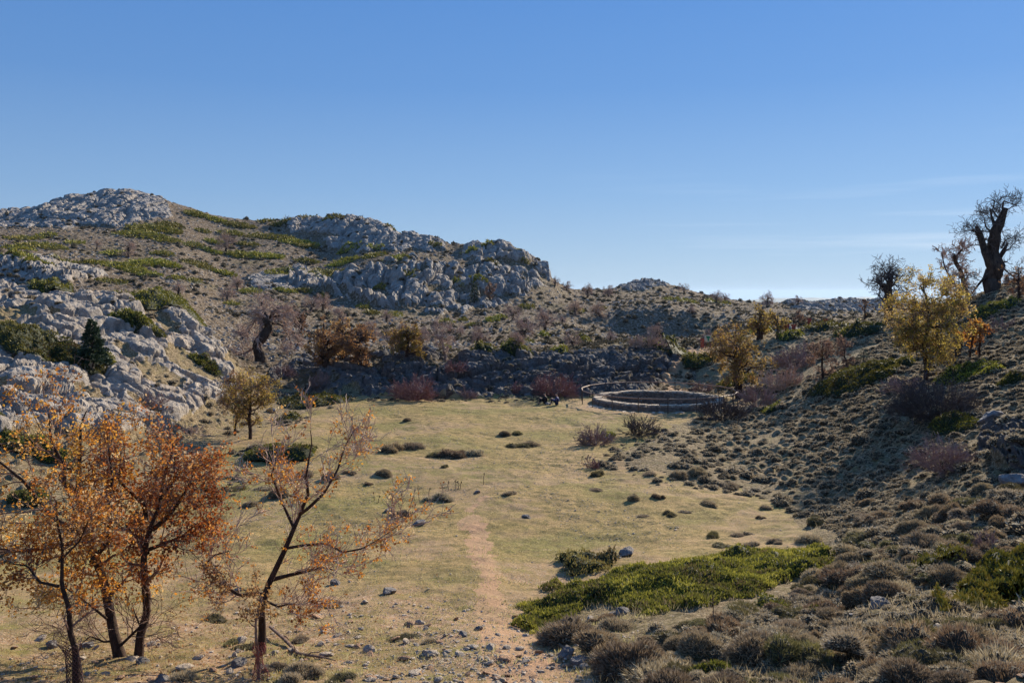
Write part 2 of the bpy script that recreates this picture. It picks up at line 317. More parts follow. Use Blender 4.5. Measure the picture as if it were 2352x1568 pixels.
# ------------------------------------------------------------------ terrain: profiles along sight lines (depth, picture row or z)
def Z(z): return ('z', z)
COLS = {
 -1500: [(1, Z(-1.9)), (8, Z(-4.5)), (14, Z(-6)), (22, Z(-6)), (32, Z(-3)), (50, Z(1)), (66, Z(4)), (100, Z(2)), (200, Z(12)), (400, Z(40)), (600, Z(30)), (1500, Z(-60))],
 -300: [(1, Z(-1.9)), (6, Z(-3.6)), (10, Z(-5.2)), (14, Z(-6.3)), (20, Z(-7.1)), (26, Z(-7.2)), (33, Z(-6)), (44, Z(-3)), (57, Z(.3)), (66, Z(1.2)), (90, Z(-1)), (150, Z(1)), (195, Z(5)), (205, Z(9)), (300, Z(22)), (355, Z(28)), (380, Z(32)), (450, Z(34)), (700, Z(20)), (1500, Z(-60))],
 0: [(1, Z(-1.9)), (6, Z(-3.7)), (10, Z(-5.3)), (14, 1568), (20, Z(-7.3)), (27, Z(-7.9)), (30, Z(-8.0)), (33, 1125), (38, 1000), (44, 885), (50, 795), (57, 705), (62, 668), (66, 672), (80, Z(-2)), (110, Z(-3)), (150, Z(-2)), (175, Z(.6)), (195, 650), (203, 602), (240, 575), (300, 538), (350, 517), (365, 495), (385, 487), (450, Z(33)), (700, Z(20)), (1500, Z(-60))],
 270: [(1, Z(-1.9)), (6, Z(-3.7)), (10, Z(-5.3)), (14, 1568), (20, Z(-7.4)), (28, Z(-8.15)), (36, Z(-8.2)), (40, 1050), (46, 950), (52, 860), (58, 780), (64, 712), (68, 690), (72, 692), (90, Z(-2.5)), (120, Z(-4)), (150, 700), (180, 680), (220, 648), (260, 600), (300, 560), (345, 524), (360, 500), (380, 465), (398, 443), (410, 436), (450, Z(46)), (700, Z(20)), (1500, Z(-60))],
 400: [(1, Z(-1.9)), (6, Z(-3.7)), (10, Z(-5.3)), (14, 1568), (20, Z(-7.5)), (28, Z(-8.2)), (44, Z(-8.25)), (48, 985), (54, 900), (60, 820), (66, 735), (70, 700), (74, 697), (90, Z(-3.8)), (120, Z(-5)), (160, 710), (200, 678), (240, 635), (280, 590), (320, 560), (360, 520), (380, 495), (400, 465), (440, Z(42)), (700, Z(20)), (1500, Z(-60))],
 520: [(1, Z(-1.9)), (6, Z(-3.7)), (10, Z(-5.3)), (14, 1568), (20, Z(-7.5)), (30, Z(-8.2)), (50, Z(-8.3)), (55, 962), (60, 895), (66, 830), (71, 812), (80, Z(-5.7)), (100, Z(-7.1)), (120, Z(-7.4)), (150, 765), (200, 715), (250, 665), (300, 615), (350, 565), (390, 520), (410, 497), (450, Z(36)), (700, Z(15)), (1500, Z(-60))],
 620: [(1, Z(-1.9)), (6, Z(-3.7)), (10, Z(-5.3)), (14, 1568), (20, Z(-7.5)), (30, Z(-8.2)), (60, Z(-8.3)), (70, 905), (77, 868), (85, 848), (100, 828), (120, 805), (150, 775), (180, 745), (220, 702), (260, 665), (300, 622), (350, 572), (390, 530), (415, 507), (450, Z(34)), (700, Z(15)), (1500, Z(-60))],
 760: [(1, Z(-1.9)), (6, Z(-3.6)), (10, Z(-5.2)), (14, 1568), (20, Z(-7.5)), (30, Z(-8.2)), (71, Z(-8.3)), (73.3, 868), (75.6, 846), (80, 834), (86, 830), (100, 822), (130, 798), (170, 770), (210, 735), (250, 700), (275, 665), (300, 638), (340, 600), (375, 565), (385, 540), (395, 520), (410, 501), (450, Z(34)), (700, Z(10)), (1500, Z(-60))],
 850: [(1, Z(-1.8)), (6, Z(-3.6)), (10, Z(-5.2)), (14, 1568), (20, Z(-7.4)), (30, Z(-8.2)), (71, Z(-8.3)), (73.3, 868), (75.6, 840), (80, 828), (100, 818), (130, 795), (170, 770), (220, 738), (250, 712), (262, 680), (272, 640), (282, 615), (310, 597), (350, 575), (362, 545), (375, 528), (390, 505), (430, Z(32)), (700, Z(10)), (1500, Z(-60))],
 950: [(1, Z(-1.8)), (6, Z(-3.6)), (10, Z(-5.2)), (14, 1568), (20, Z(-7.4)), (30, Z(-8.2)), (71, Z(-8.3)), (73.3, 868), (75.6, 830), (80, 818), (100, 814), (140, 790), (180, 765), (220, 743), (252, 722), (260, 695), (270, 650), (284, 607), (310, 590), (350, 576), (360, 550), (370, 545), (430, Z(20)), (700, Z(5)), (1500, Z(-60))],
 1040: [(1, Z(-1.8)), (6, Z(-3.6)), (10, Z(-5.2)), (14, 1568), (20, Z(-7.3)), (30, Z(-8.2)), (71, Z(-8.3)), (73.3, 868), (75.6, 830), (80, 818), (100, 812), (150, 786), (200, 757), (240, 730), (265, 715), (275, 690), (285, 640), (296, 608), (320, 590), (350, 572), (365, 560), (430, Z(16)), (700, Z(5)), (1500, Z(-60))],
 1100: [(1, Z(-1.8)), (6, Z(-3.6)), (10, Z(-5.2)), (14, 1568), (20, Z(-7.3)), (30, Z(-8.2)), (71, Z(-8.3)), (73.3, 868), (75.6, 830), (80, 818), (100, 812), (150, 785), (200, 755), (240, 727), (275, 702), (285, 665), (300, 620), (320, 592), (340, 565), (352, 553), (430, Z(14)), (700, Z(5)), (1500, Z(-60))],
 1240: [(1, Z(-1.8)), (6, Z(-3.6)), (10, Z(-5.2)), (14, 1568), (18, Z(-7.1)), (24, Z(-7.9)), (30, Z(-8.2)), (71, Z(-8.3)), (73.3, 868), (75.6, 836), (80, 824), (92, 812), (150, 785), (200, 757), (250, 725), (280, 700), (300, 668), (312, 630), (325, 600), (350, Z(10)), (430, Z(5)), (700, Z(0)), (1500, Z(-60))],
 1290: [(1, Z(-1.8)), (6, Z(-3.6)), (10, Z(-5.2)), (14, 1568), (18, Z(-7.0)), (24, Z(-7.9)), (30, Z(-8.2)), (71, Z(-8.3)), (73.3, 868), (75.6, 838), (80, 826), (92, 812), (150, 786), (200, 758), (250, 727), (300, 692), (340, 664), (360, 662), (450, Z(-1)), (700, Z(-5)), (1500, Z(-60))],
 1400: [(1, Z(-1.8)), (6, Z(-3.6)), (10, Z(-5.1)), (13, Z(-6.0)), (18, Z(-6.9)), (24, Z(-7.8)), (30, Z(-8.2)), (73, Z(-8.3)), (75.3, 868), (77.6, 832), (82, 820), (95, 806), (150, 786), (200, 767), (236, Z(-12)), (252, 718), (300, 698), (340, 685), (380, 672), (420, 664), (450, Z(0)), (700, Z(-8)), (1500, Z(-60))],
 1480: [(1, Z(-1.8)), (6, Z(-3.6)), (10, Z(-5.0)), (13, Z(-5.9)), (18, Z(-6.8)), (24, Z(-7.7)), (30, Z(-8.1)), (75, Z(-8.3)), (77.3, 868), (79.6, 826), (84, 814), (95, 797), (150, 788), (200, 780), (234, Z(-13.5)), (249, 704), (300, 692), (350, 683), (400, 674), (424, 656), (436, 641), (460, Z(5)), (700, Z(-8)), (1500, Z(-60))],
 1560: [(1, Z(-1.8)), (6, Z(-3.5)), (10, Z(-4.9)), (13, Z(-5.8)), (18, Z(-6.7)), (24, Z(-7.6)), (30, Z(-8.1)), (77, Z(-8.3)), (79.3, 868), (81.6, 832), (86, 820), (100, 802), (130, 790), (180, 785), (236, Z(-13.5)), (251, 706), (300, 696), (350, 686), (400, 676), (428, 660), (460, Z(1)), (700, Z(-8)), (1500, Z(-60))],
 1640: [(1, Z(-1.8)), (6, Z(-3.5)), (10, Z(-4.8)), (13, Z(-5.7)), (18, Z(-6.7)), (24, Z(-7.6)), (30, Z(-8.1)), (40, Z(-8.3)), (74, Z(-8.3)), (76.3, 868), (78.6, 830), (83, 818), (88, 815), (98, 795), (120, 783), (180, 776), (237, Z(-11.5)), (252, 716), (300, 704), (350, 695), (400, 688), (430, 683), (460, Z(-4)), (700, Z(-10)), (1500, Z(-60))],
 1720: [(1, Z(-1.8)), (6, Z(-3.5)), (10, Z(-4.8)), (13, Z(-5.6)), (18, Z(-6.7)), (24, Z(-7.6)), (30, Z(-8.1)), (40, Z(-8.3)), (56, Z(-8.15)), (66, Z(-8.0)), (71, 885), (77, 845), (86, 800), (95, 780), (110, 766), (150, 750), (200, 740), (300, 717), (400, 700), (430, 693), (700, Z(-12)), (1500, Z(-60))],
 1900: [(1, Z(-1.8)), (6, Z(-3.4)), (10, Z(-4.7)), (13, Z(-5.5)), (18, Z(-6.6)), (25, Z(-7.5)), (32, Z(-7.8)), (40, Z(-7.6)), (46, 980), (52, 917), (58, 872), (66, 822), (75, 783), (90, 755), (110, 746), (150, 741), (200, 736), (260, 725), (330, 708), (400, 697), (450, Z(-6)), (700, Z(-14)), (1500, Z(-60))],
 2030: [(1, Z(-1.8)), (6, Z(-3.2)), (10, Z(-4.5)), (13, Z(-5.1)), (18, Z(-6.1)), (25, Z(-6.9)), (32, Z(-7.0)), (40, 1000), (46, 920), (52, 860), (60, 810), (68, 775), (78, 740), (88, 728), (100, Z(-3)), (150, Z(-6)), (300, Z(-9)), (400, 702), (440, 690), (700, Z(-14)), (1500, Z(-60))],
 2130: [(1, Z(-1.8)), (6, Z(-3.1)), (10, Z(-4.4)), (13, Z(-5.0)), (18, Z(-5.9)), (25, 1195), (32, 1070), (38, 975), (46, 885), (50, 848), (58, 798), (66, 755), (76, 722), (90, 712), (120, Z(-4)), (200, Z(-8)), (300, Z(-9)), (400, 705), (440, 695), (700, Z(-14)), (1500, Z(-60))],
 2352: [(1, Z(-1.8)), (6, Z(-3.0)), (10, Z(-4.4)), (15, 1395), (20, 1240), (26, 1090), (32, 982), (38, 895), (44, 825), (52, 755), (60, 697), (66, 660), (72, 640), (85, 645), (120, Z(-2)), (200, Z(-6)), (400, Z(-8)), (700, Z(-14)), (1500, Z(-60))],
 2800: [(1, Z(-1.8)), (6, Z(-2.8)), (10, Z(-3.9)), (15, Z(-4.6)), (20, Z(-4.7)), (26, Z(-4.0)), (32, Z(-3.0)), (44, Z(-.5)), (60, Z(3)), (72, Z(5)), (90, Z(6)), (200, Z(2)), (400, Z(-4)), (1500, Z(-60))],
 3900: [(1, Z(-1.7)), (8, Z(-2.6)), (15, Z(-3)), (26, Z(-2)), (44, Z(3)), (72, Z(10)), (120, Z(14)), (400, Z(10)), (1500, Z(-60))],
}
rows = np.concatenate([np.linspace(1, 8, 30, False), np.linspace(8, 20, 200, False), np.linspace(20, 40, 190, False), np.linspace(40, 72, 300, False),
                       np.linspace(72, 90, 170, False), np.linspace(90, 110, 70, False), np.linspace(110, 240, 240, False), np.linspace(240, 440, 520, False), np.geomspace(440, 1500, 60)])
cols = np.concatenate([np.linspace(-1500, -60, 60, False), np.arange(-60, 2412, 3.), np.linspace(2412, 3900, 60)])
NR, NC = len(rows), len(cols)
ck = sorted(COLS)
lg = np.log(rows); tl = np.linspace(0, math.log(1500), 700)
tab = []
for c in ck:
    dd = np.array([p[0] for p in COLS[c]], float)
    zz = np.array([(p[1][1] if isinstance(p[1], tuple) else -(p[1] - HZ) / F * p[0]) for p in COLS[c]])
    tab.append(np.interp(np.exp(tl), dd, zz))
tab = np.array(tab)                                  # (K, 700)
kc = np.arange(-1500, 3901, 20.)
# smooth (Catmull-like) interpolation across the columns
def interp_cols(tab, ck, kc):
    ck = np.array(ck, float); out = np.empty((len(kc), tab.shape[1]))
    m = np.zeros_like(tab)
    for i in range(len(ck)):
        if 0 < i < len(ck) - 1:
            s0 = (tab[i] - tab[i - 1]) / (ck[i] - ck[i - 1]); s1 = (tab[i + 1] - tab[i]) / (ck[i + 1] - ck[i])
            m[i] = np.where(s0 * s1 > 0, 2 * s0 * s1 / (s0 + s1 + 1e-12), 0)
    for j, x in enumerate(kc):
        i = min(max(np.searchsorted(ck, x, 'right') - 1, 0), len(ck) - 2)
        h = ck[i + 1] - ck[i]; t = (x - ck[i]) / h
        out[j] = (2*t**3-3*t**2+1)*tab[i] + (t**3-2*t**2+t)*h*m[i] + (-2*t**3+3*t**2)*tab[i+1] + (t**3-t**2)*h*m[i+1]
    return out
tab = interp_cols(tab, ck, kc)
for _ in range(3):   # gentle smoothing
    tab[:, 1:-1] = .25 * tab[:, :-2] + .5 * tab[:, 1:-1] + .25 * tab[:, 2:]
    tab[1:-1] = .25 * tab[:-2] + .5 * tab[1:-1] + .25 * tab[2:]
def base_z(px, d):
    u = np.clip((np.asarray(px) + 1500) / 20., 0, len(kc) - 1.001); v = np.clip(np.log(np.maximum(d, 1)) / (tl[1] - tl[0]), 0, 698.999)
    i = u.astype(int); j = v.astype(int); fu = u - i; fv = v - j
    return (tab[i, j] * (1 - fu) + tab[i + 1, j] * fu) * (1 - fv) + (tab[i, j + 1] * (1 - fu) + tab[i + 1, j + 1] * fu) * fv

PX, D = np.meshgrid(cols, rows)                      # (NR, NC)
X = (PX - CX) / F * D; Y = D.copy()
Zt = base_z(PX, D)
RING = (11.0, 65.5, -8.3)                            # centre of the walled snow pit
rr = np.hypot(X - RING[0], Y - RING[1])
Zt = np.where(rr < 8.5, Zt + (RING[2] - Zt) * (1 - ss(rr, 6.6, 8.5)), Zt)
# broad undulation
und = (fbm(X / 14, Y / 14, 0, 3, 5) - .5) * 1.0
flatm = 1 - .8 * (np.abs(Zt + 8.2) < .5)
Zt = Zt + und * np.clip(D / 150, 0.05, 1.2) * flatm * (rr > 8.5)
PY = HZ - F * Zt / D                                  # picture row of every vertex, used to author the ground types

# ---- ground types
wob = (fbm(X / (D * .03), Y / (D * .09), 0, 4, 11) - .5)
wob2 = (fbm(X / (D * .03) + 50, Y / (D * .09), 0, 4, 12) - .5)
PXn, PYn = PX + wob * 60, PY + wob2 * 26
ROCKS = [  # name, polygon, depth range, cell size, amplitude, lean (x,y), label
 ("rock_cliff", [(-300,500),(0,490),(60,466),(150,446),(270,430),(335,436),(385,462),(405,495),(330,512),(200,524),(60,522),(-300,530)], (330,430), 6.0, 2.0, "grey limestone cap rounding off the hill summit at far left"),
 ("rock_cliff", [(-300,603),(0,600),(60,597),(110,596),(150,610),(190,626),(240,638),(190,648),(60,652),(-300,655)], (180,240), 3.2, 1.5, "short blue grey cliff band low on the big hill by the left edge"),
 ("rock_outcrop", [(-200,660),(0,655),(150,665),(250,690),(330,695),(380,690),(430,700),(470,750),(515,800),(500,830),(540,870),(560,905),(480,925),(440,950),(380,990),(250,1010),(130,990),(60,1000),(0,1020),(-200,1040)], (30,78), 1.35, .62, "pale ribbed limestone outcrop rising behind the orange oaks on the left"),
 ("rock_cliff", [(650,505),(700,494),(790,502),(850,498),(880,528),(900,545),(860,545),(740,545),(670,535)], (355,430), 5.2, 2.1, "jagged limestone crest on the skyline right of the juniper saddle"),
 ("rock_cliff", [(745,556),(800,543),(900,545),(960,543),(1020,556),(1020,572),(960,577),(870,580),(750,578)], (320,385), 5.0, 1.9, "pale limestone cliff just below the jagged crest, above the big cliff"),
 ("rock_cliff", [(750,655),(800,622),(870,607),(930,597),(1000,604),(1050,596),(1060,566),(1100,548),(1180,572),(1240,596),(1275,650),(1215,668),(1190,700),(1100,706),(1040,725),(960,723),(870,710),(800,685)], (245,360), 5.4, 2.7, "big fluted grey limestone cliff in the middle of the ridge"),
 ("rock_outcrop", [(560,640),(600,620),(680,619),(740,642),(805,692),(740,672),(640,662),(572,662)], (230,320), 2.6, 1.2, "small ribbed limestone slab left of the big fluted cliff"),
 ("rock_outcrop", [(600,905),(620,850),(700,832),(820,828),(940,812),(1120,816),(1300,822),(1440,812),(1540,806),(1580,830),(1548,862),(1500,905),(1400,916),(1000,916),(760,912)], (69,96), 1.15, .62, "low dark rock bank along the far side of the meadow"),
 ("rock_outcrop", [(1408,662),(1440,648),(1490,636),(1530,648),(1535,660),(1500,668),(1450,672)], (390,445), 3.5, 1.6, "flat topped rock knoll on the farther hill"),
 ("rock_outcrop", [(2262,1010),(2290,985),(2360,975),(2600,1000),(2600,1130),(2360,1110),(2300,1090),(2250,1060)], (20,40), .8, .55, "dark boulder outcrop at the right edge among the cushion shrubs"),
 ("rock_outcrop", [(1780,690),(1900,693),(2040,684),(2100,690),(2060,712),(1900,716),(1800,706)], (300,460), 4, 1.6, "low rocky ridge on the skyline left of the dead oaks"),
]
rid = np.full(X.shape, -1, np.int16)
for k, (_n, poly, (d0, d1), *_r) in enumerate(ROCKS):
    m = (D > d0) & (D < d1)
    r0, r1 = np.searchsorted(rows, d0), np.searchsorted(rows, d1)
    sub = pip(PXn[r0:r1], PYn[r0:r1], poly)
    if k == 2: sub &= (fbm(X[r0:r1] / 3.2, Y[r0:r1] / 3.2, 0, 3, 90) > .455)
    if k == 7: sub &= (fbm(X[r0:r1] / 2.6, Y[r0:r1] / 2.6, 0, 3, 91) > .36) | (PX[r0:r1] > 1050)
    if k in (5,): sub &= (fbm(X[r0:r1] / 8, Y[r0:r1] / 8, Zt[r0:r1] / 5, 3, 92) > .41)
    q = rid[r0:r1]; q[sub] = k
rockm = (rid >= 0).astype(np.float32)
def blur(a, n):
    for _ in range(n):
        a[1:-1] = .25 * a[:-2] + .5 * a[1:-1] + .25 * a[2:]
        a[:, 1:-1] = .25 * a[:, :-2] + .5 * a[:, 1:-1] + .25 * a[:, 2:]
    return a
soft = blur(rockm.copy(), 8)
# surface normals of the base shape
def normals(X, Y, Zt):
    du = np.stack([np.gradient(X, axis=1), np.gradient(Y, axis=1), np.gradient(Zt, axis=1)], -1)
    dv = np.stack([np.gradient(X, axis=0), np.gradient(Y, axis=0), np.gradient(Zt, axis=0)], -1)
    n = np.cross(du, dv); n /= np.linalg.norm(n, axis=-1, keepdims=True) + 1e-9
    n[n[..., 2] < 0] *= -1
    return n
Nn = normals(X, Y, Zt)
sel = (soft > .02)
for k, (nm, poly, (d0, d1), cs, amp, lab) in enumerate(ROCKS):
    px0, px1 = min(p[0] for p in poly) - 90, max(p[0] for p in poly) + 90
    py0, py1 = min(p[1] for p in poly) - 40, max(p[1] for p in poly) + 40
    m = sel & (D > d0 - 3) & (D < d1 + 3) & (PX > px0) & (PX < px1) & (PY > py0) & (PY < py1)
    if not m.any(): continue
    sel &= ~m
    x, y, z = X[m], Y[m], Zt[m]
    wx = (fbm(x / cs / 2, y / cs / 2, z / cs / 2, 3, 3) - .5) * 1.6
    if k in (2, 6):   # slanting ribs that fall to the right
        a = math.radians(38); u = x * math.cos(a) + (y * .5 + -z) * math.sin(a); v = -x * math.sin(a) + (y * .5 - z) * math.cos(a)
        P = (u / cs * .22, v / cs * 1.0, z / cs * .3)
    elif k == 7:      # flat bedding
        P = (x / cs * .55, y / cs * .55, z / cs * 1.9)
    else:
        P = (x / cs * 1.15, y / cs * .45, z / cs * (.17 if k == 5 else .3))
    f1, f2, ci, tl1 = cells(P[0] + wx, P[1] + wx, P[2] + wx * .5, 21, True)
    cl_ = k in (0, 3, 4, 5, 6, 1)
    h = (1 - np.clip(f1, 0, 1) ** 2) * (.75 if cl_ else .5) + tl1 * (.35 if cl_ else .8) + (ci - .5) * (.45 if cl_ else .7) - (1 - ss(f2 - f1, 0, .13)) * (.55 if cl_ else .75) + (fbm(x / cs / 2.6, y / cs / 2.6, z / cs / 3.5, 2, 17) - .5) * (1.9 if cl_ else 1.2)
    g1, g2, cj, tl2 = cells(P[0] * 2.7 + wx * 2, P[1] * 2.7, P[2] * 3.0 + wx, 44, True)
    h += ((1 - np.clip(g1, 0, 1) ** 2) * .5 + tl2 * .9 + (cj - .5) * .7 - (1 - ss(g2 - g1, 0, .18)) * .8) * (.20 if cl_ else .36)
    h += (fbm(x / cs * 5, y / cs * 5, z / cs * 5, 3, 8) - .5) * (.28 if cl_ else .42)
    o = (h * amp * soft[m])[:, None] * Nn[m]
    X[m] += o[:, 0]; Y[m] += o[:, 1]; Zt[m] += o[:, 2] + (amp * .35 * soft[m] if k not in (0,) else 0)
# loose stones and lumps on the open ground
nr = soft < .6
lump = np.where(D > 100, .5, .045)
vis = nr & (PX > -100) & (PX < 2450)
def lumps(m, cs, amp, s, th=.55):
    f1, f2, ci = cells(X[m] / cs, Y[m] / cs, Zt[m] / cs, s)
    Zt[m] += amp * np.clip(.62 - f1, 0, 1) * (ci > th) * (1 + ci)
lumps(vis & (D > 96), .95, .42, 61, .35)
lumps(vis & (D > 150), 2.1, .55, 62, .68)
hillish = vis & (D > 30) & (D <= 96) & ((Zt > -8.0) | (PX > 1560)) & (rr > 8.5)
lumps(hillish & (PX < 1500), .5, .25, 63, .45)
SLOPEP = [(1640,960),(1740,915),(1900,860),(2000,810),(2100,770),(2250,710),(2352,680),(2700,630),(2700,1900),(1450,1900),(1420,1640),(1500,1470),(1720,1430),(1880,1340),(2000,1300),(1990,1230),(1900,1180),(1800,1120),(1720,1080),(1620,1040)]
insl = pip(PX, PY, SLOPEP)
lumps(hillish & (PX >= 1500) & ((D > 66) | insl), .6, .26, 64, .35)
lumps(vis & (D <= 30) & insl, .45, .16, 65, .35)
Zt += np.where((D < 96) & (rr > 6.2), (fbm(X / .8, Y / .8, 0, 3, 31) - .5) * .16, 0) + np.where((D < 75) & (rr > 6.2), (fbm(X / 4, Y / 4, 0, 2, 33) - .5) * .36, 0)
Zt += np.where((D < 60) & (rr > 6.2) & (soft < .3), (fbm(X / .28, Y / .28, 0, 2, 35) - .5) * .07 * (fbm(X / 2.5, Y / 2.5, 0, 2, 36) > .45), 0)
pit = rr < 4.5
Zt[pit] = RING[2] - 1.5 + (fbm(X[pit] * 2, Y[pit] * 2, 0, 2) - .5) * .2

def ground(x, y):
    """height of the finished ground"""
    x = np.atleast_1d(np.asarray(x, float)); y = np.atleast_1d(np.asarray(y, float))
    px = CX + F * x / np.maximum(y, .5)
    u = np.interp(px, cols, np.arange(NC)); v = np.interp(y, rows, np.arange(NR))
    i = np.minimum(u.astype(int), NC - 2); j = np.minimum(v.astype(int), NR - 2); fu = u - i; fv = v - j
    return (Zt[j, i] * (1 - fu) + Zt[j, i + 1] * fu) * (1 - fv) + (Zt[j + 1, i] * (1 - fu) + Zt[j + 1, i + 1] * fu) * fv
def gz(x, y): return float(ground(x, y)[0])
PYf = HZ - F * Zt / D
def hit(px, py, dmin=7., dmax=460.):
    """the point of the ground that lies on a sight line"""
    i = int(np.clip(np.interp(px, cols, np.arange(NC)), 0, NC - 1)); c = PYf[:, i]
    j0 = np.searchsorted(rows, dmin); j1 = np.searchsorted(rows, dmax)
    w = np.nonzero(c[j0:j1] <= py)[0]
    if len(w): j = j0 + w[0]
    else: j = j0 + int(np.argmin(c[j0:j1]))
    d = rows[j]
    return (px - CX) / F * d, d, gz((px - CX) / F * d, d)
def proj(x, y, z): return CX + F * x / y, HZ - F * z / y

# ---- split the ground sheet into its named surfaces
fPX = (PX[:-1, :-1] + PX[1:, 1:]) / 2; fPY = (PY[:-1, :-1] + PY[1:, 1:]) / 2; fD = (D[:-1, :-1] + D[1:, 1:]) / 2
fX = (X[:-1, :-1] + X[1:, 1:]) / 2; fY = (Y[:-1, :-1] + Y[1:, 1:]) / 2; fZ = (Zt[:-1, :-1] + Zt[1:, 1:]) / 2
frid = rid[:-1, :-1]
MEADOW = [(-400,1700),(-400,1235),(0,1215),(250,1150),(430,1075),(540,1010),(640,965),(760,915),(950,905),(1300,912),(1500,900),(1700,905),(1720,925),(1640,950),(1560,975),(1500,1010),(1420,1040),(1440,1080),(1560,1110),(1700,1120),(1800,1170),(1850,1230),(1900,1260),(1700,1300),(1300,1370),(1190,1440),(1240,1500),(1390,1600),(1420,1700)]
wf = (fbm(fX / 2.2, fY / 2.2, 0, 4, 71) - .5); wf2 = (fbm(fX / 2.2 + 30, fY / 2.2, 0, 4, 72) - .5)
mead = pip(fPX + wf * 70 * (fD > 18), fPY + wf2 * 40 * (fD > 18), MEADOW) & (fD < 78)
PATH = [(1200,1800,120),(1215,1568,130),(1180,1500,90),(1138,1400,58),(1125,1340,40),(1110,1290,26),(1092,1220,16),(1085,1170,12),(1100,1140,9)]
pth = np.zeros(fPX.shape, bool)
py_ = np.array([p[1] for p in PATH][::-1], float)
pcx = np.interp(fPY, py_, [p[0] for p in PATH][::-1]); pw = np.interp(fPY, py_, [p[2] for p in PATH][::-1])
pth = (np.abs(fPX - pcx + wf * 46) < pw * (1 + wf2 * 2.2) + (fbm(fX / .35, fY / .35, 0, 3, 88) - .5) * 42) & (fPY > 1140) & (fPY < 1800) & (fD > 8) & (fD < 60)
PATH2 = [(1530,908),(1520,870),(1540,850),(1560,830),(1590,800),(1640,790),(1640,805),(1600,830),(1575,860),(1600,905)]
pth2 = pip(fPX + wf * 10, fPY + wf2 * 10, PATH2) & (fD > 72) & (fD < 125)
slope = (fD < 72) | ((fD < 100) & (fPX > 1600))
far = fD >= 96
sid = np.full(fPX.shape, 0)              # 0 hillside
sid[slope] = 1                            # 1 slope
sid[mead] = 2
sid[pth] = 3; sid[pth2] = 4
rk = frid >= 0
sid[rk & ~pth & ~pth2] = 10 + frid[rk & ~pth & ~pth2]
sid[(fX - RING[0]) ** 2 + (fY - RING[1]) ** 2 < 4.6 ** 2] = 5
Vall = np.stack([X, Y, Zt], -1).reshape(-1, 3)
ii, jj = np.meshgrid(np.arange(NC - 1), np.arange(NR - 1))
Qall = np.stack([jj * NC + ii, jj * NC + ii + 1, (jj + 1) * NC + ii + 1, (jj + 1) * NC + ii], -1).reshape(-1, 4)
soilA = np.clip(ss(PY, 1250, 1480) * .9 + .9 * np.exp(-((PX - 1180) / 260) ** 2) * ss(PY, 1380, 1500) + .35 * ss(np.abs(PX - 1150), 350, 50) * ss(PY, 1330, 1400) + .6 * ss(fbm(X / 3, Y / 3, 0, 3, 77), .52, .62) + (rr < 7.5) * .5, 0, 1).reshape(-1)
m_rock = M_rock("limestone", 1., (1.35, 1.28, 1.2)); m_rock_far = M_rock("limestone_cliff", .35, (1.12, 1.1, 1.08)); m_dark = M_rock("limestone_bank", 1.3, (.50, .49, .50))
m_hill, m_slope, m_meadow, m_path = M_hill(), M_slope(), M_meadow(), M_path()
def piece(k, name, m, smooth=True):
    q = Qall[sid.reshape(-1) == k]
    if not len(q): return None
    u, inv = np.unique(q, return_inverse=True)
    return link(name, mesh(name, Vall[u], Q=inv.reshape(-1, 4), mats=[m], smooth=smooth, attrs={'soil': soilA[u]}))
for k, nm, m in ((0, "hillside", m_hill), (1, "slope", m_slope), (2, "meadow", m_meadow), (3, "path", m_path), (4, "path", m_path), (5, "pit_floor", m_slope)):
    o = piece(k, nm, m)
    if o: tag(o, kind='structure', label={0: "stony hillside with scree and thin scrub", 1: "dry shrubby slope around the meadow", 2: "flat dry grass meadow", 3: "worn dirt path down the meadow", 4: "bare footpath climbing the bank behind the stone ring", 5: "sunken floor inside the stone ring"}[k])
for k, r in enumerate(ROCKS):
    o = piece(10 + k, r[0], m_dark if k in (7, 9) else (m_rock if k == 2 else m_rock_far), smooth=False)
    if o: tag(o, r[5], 'cliff' if 'cliff' in r[0] else 'rock outcrop')
# ------------------------------------------------------------------ foliage and branch builders (numpy)
def sprays(P, N, Ln, W, g, spread=.5):
    """one pointed two-triangle blade at each P, heading along N; returns verts, quads"""
    n = len(P)
    d = N + g.normal(0, spread, (n, 3)); d /= np.linalg.norm(d, axis=1, keepdims=True) + 1e-9
    r = g.normal(0, 1, (n, 3)); s = np.cross(d, r); s /= np.linalg.norm(s, axis=1, keepdims=True) + 1e-9
    Ln = np.broadcast_to(Ln, (n,))[:, None]; W = np.broadcast_to(W, (n,))[:, None]
    V = np.stack([P, P + d * Ln * .5 + s * W, P + d * Ln, P + d * Ln * .5 - s * W], 1)
    return V.reshape(-1, 3), np.arange(n * 4).reshape(-1, 4)
def leaves(P, size, g):
    n = len(P)
    a = g.normal(0, 1, (n, 3)); a[:, 2] -= .4; a /= np.linalg.norm(a, axis=1, keepdims=True)
    b = np.cross(a, g.normal(0, 1, (n, 3))); b /= np.linalg.norm(b, axis=1, keepdims=True)
    c = np.cross(a, b)
    L_ = (size * g.uniform(.6, 1.3, n))[:, None]
    V = np.stack([P, P + a * L_ * .5 + b * L_ * .36 + c * L_ * .1, P + a * L_, P + a * L_ * .5 - b * L_ * .36 + c * L_ * .1], 1)
    return V.reshape(-1, 3), np.arange(n * 4).reshape(-1, 4)
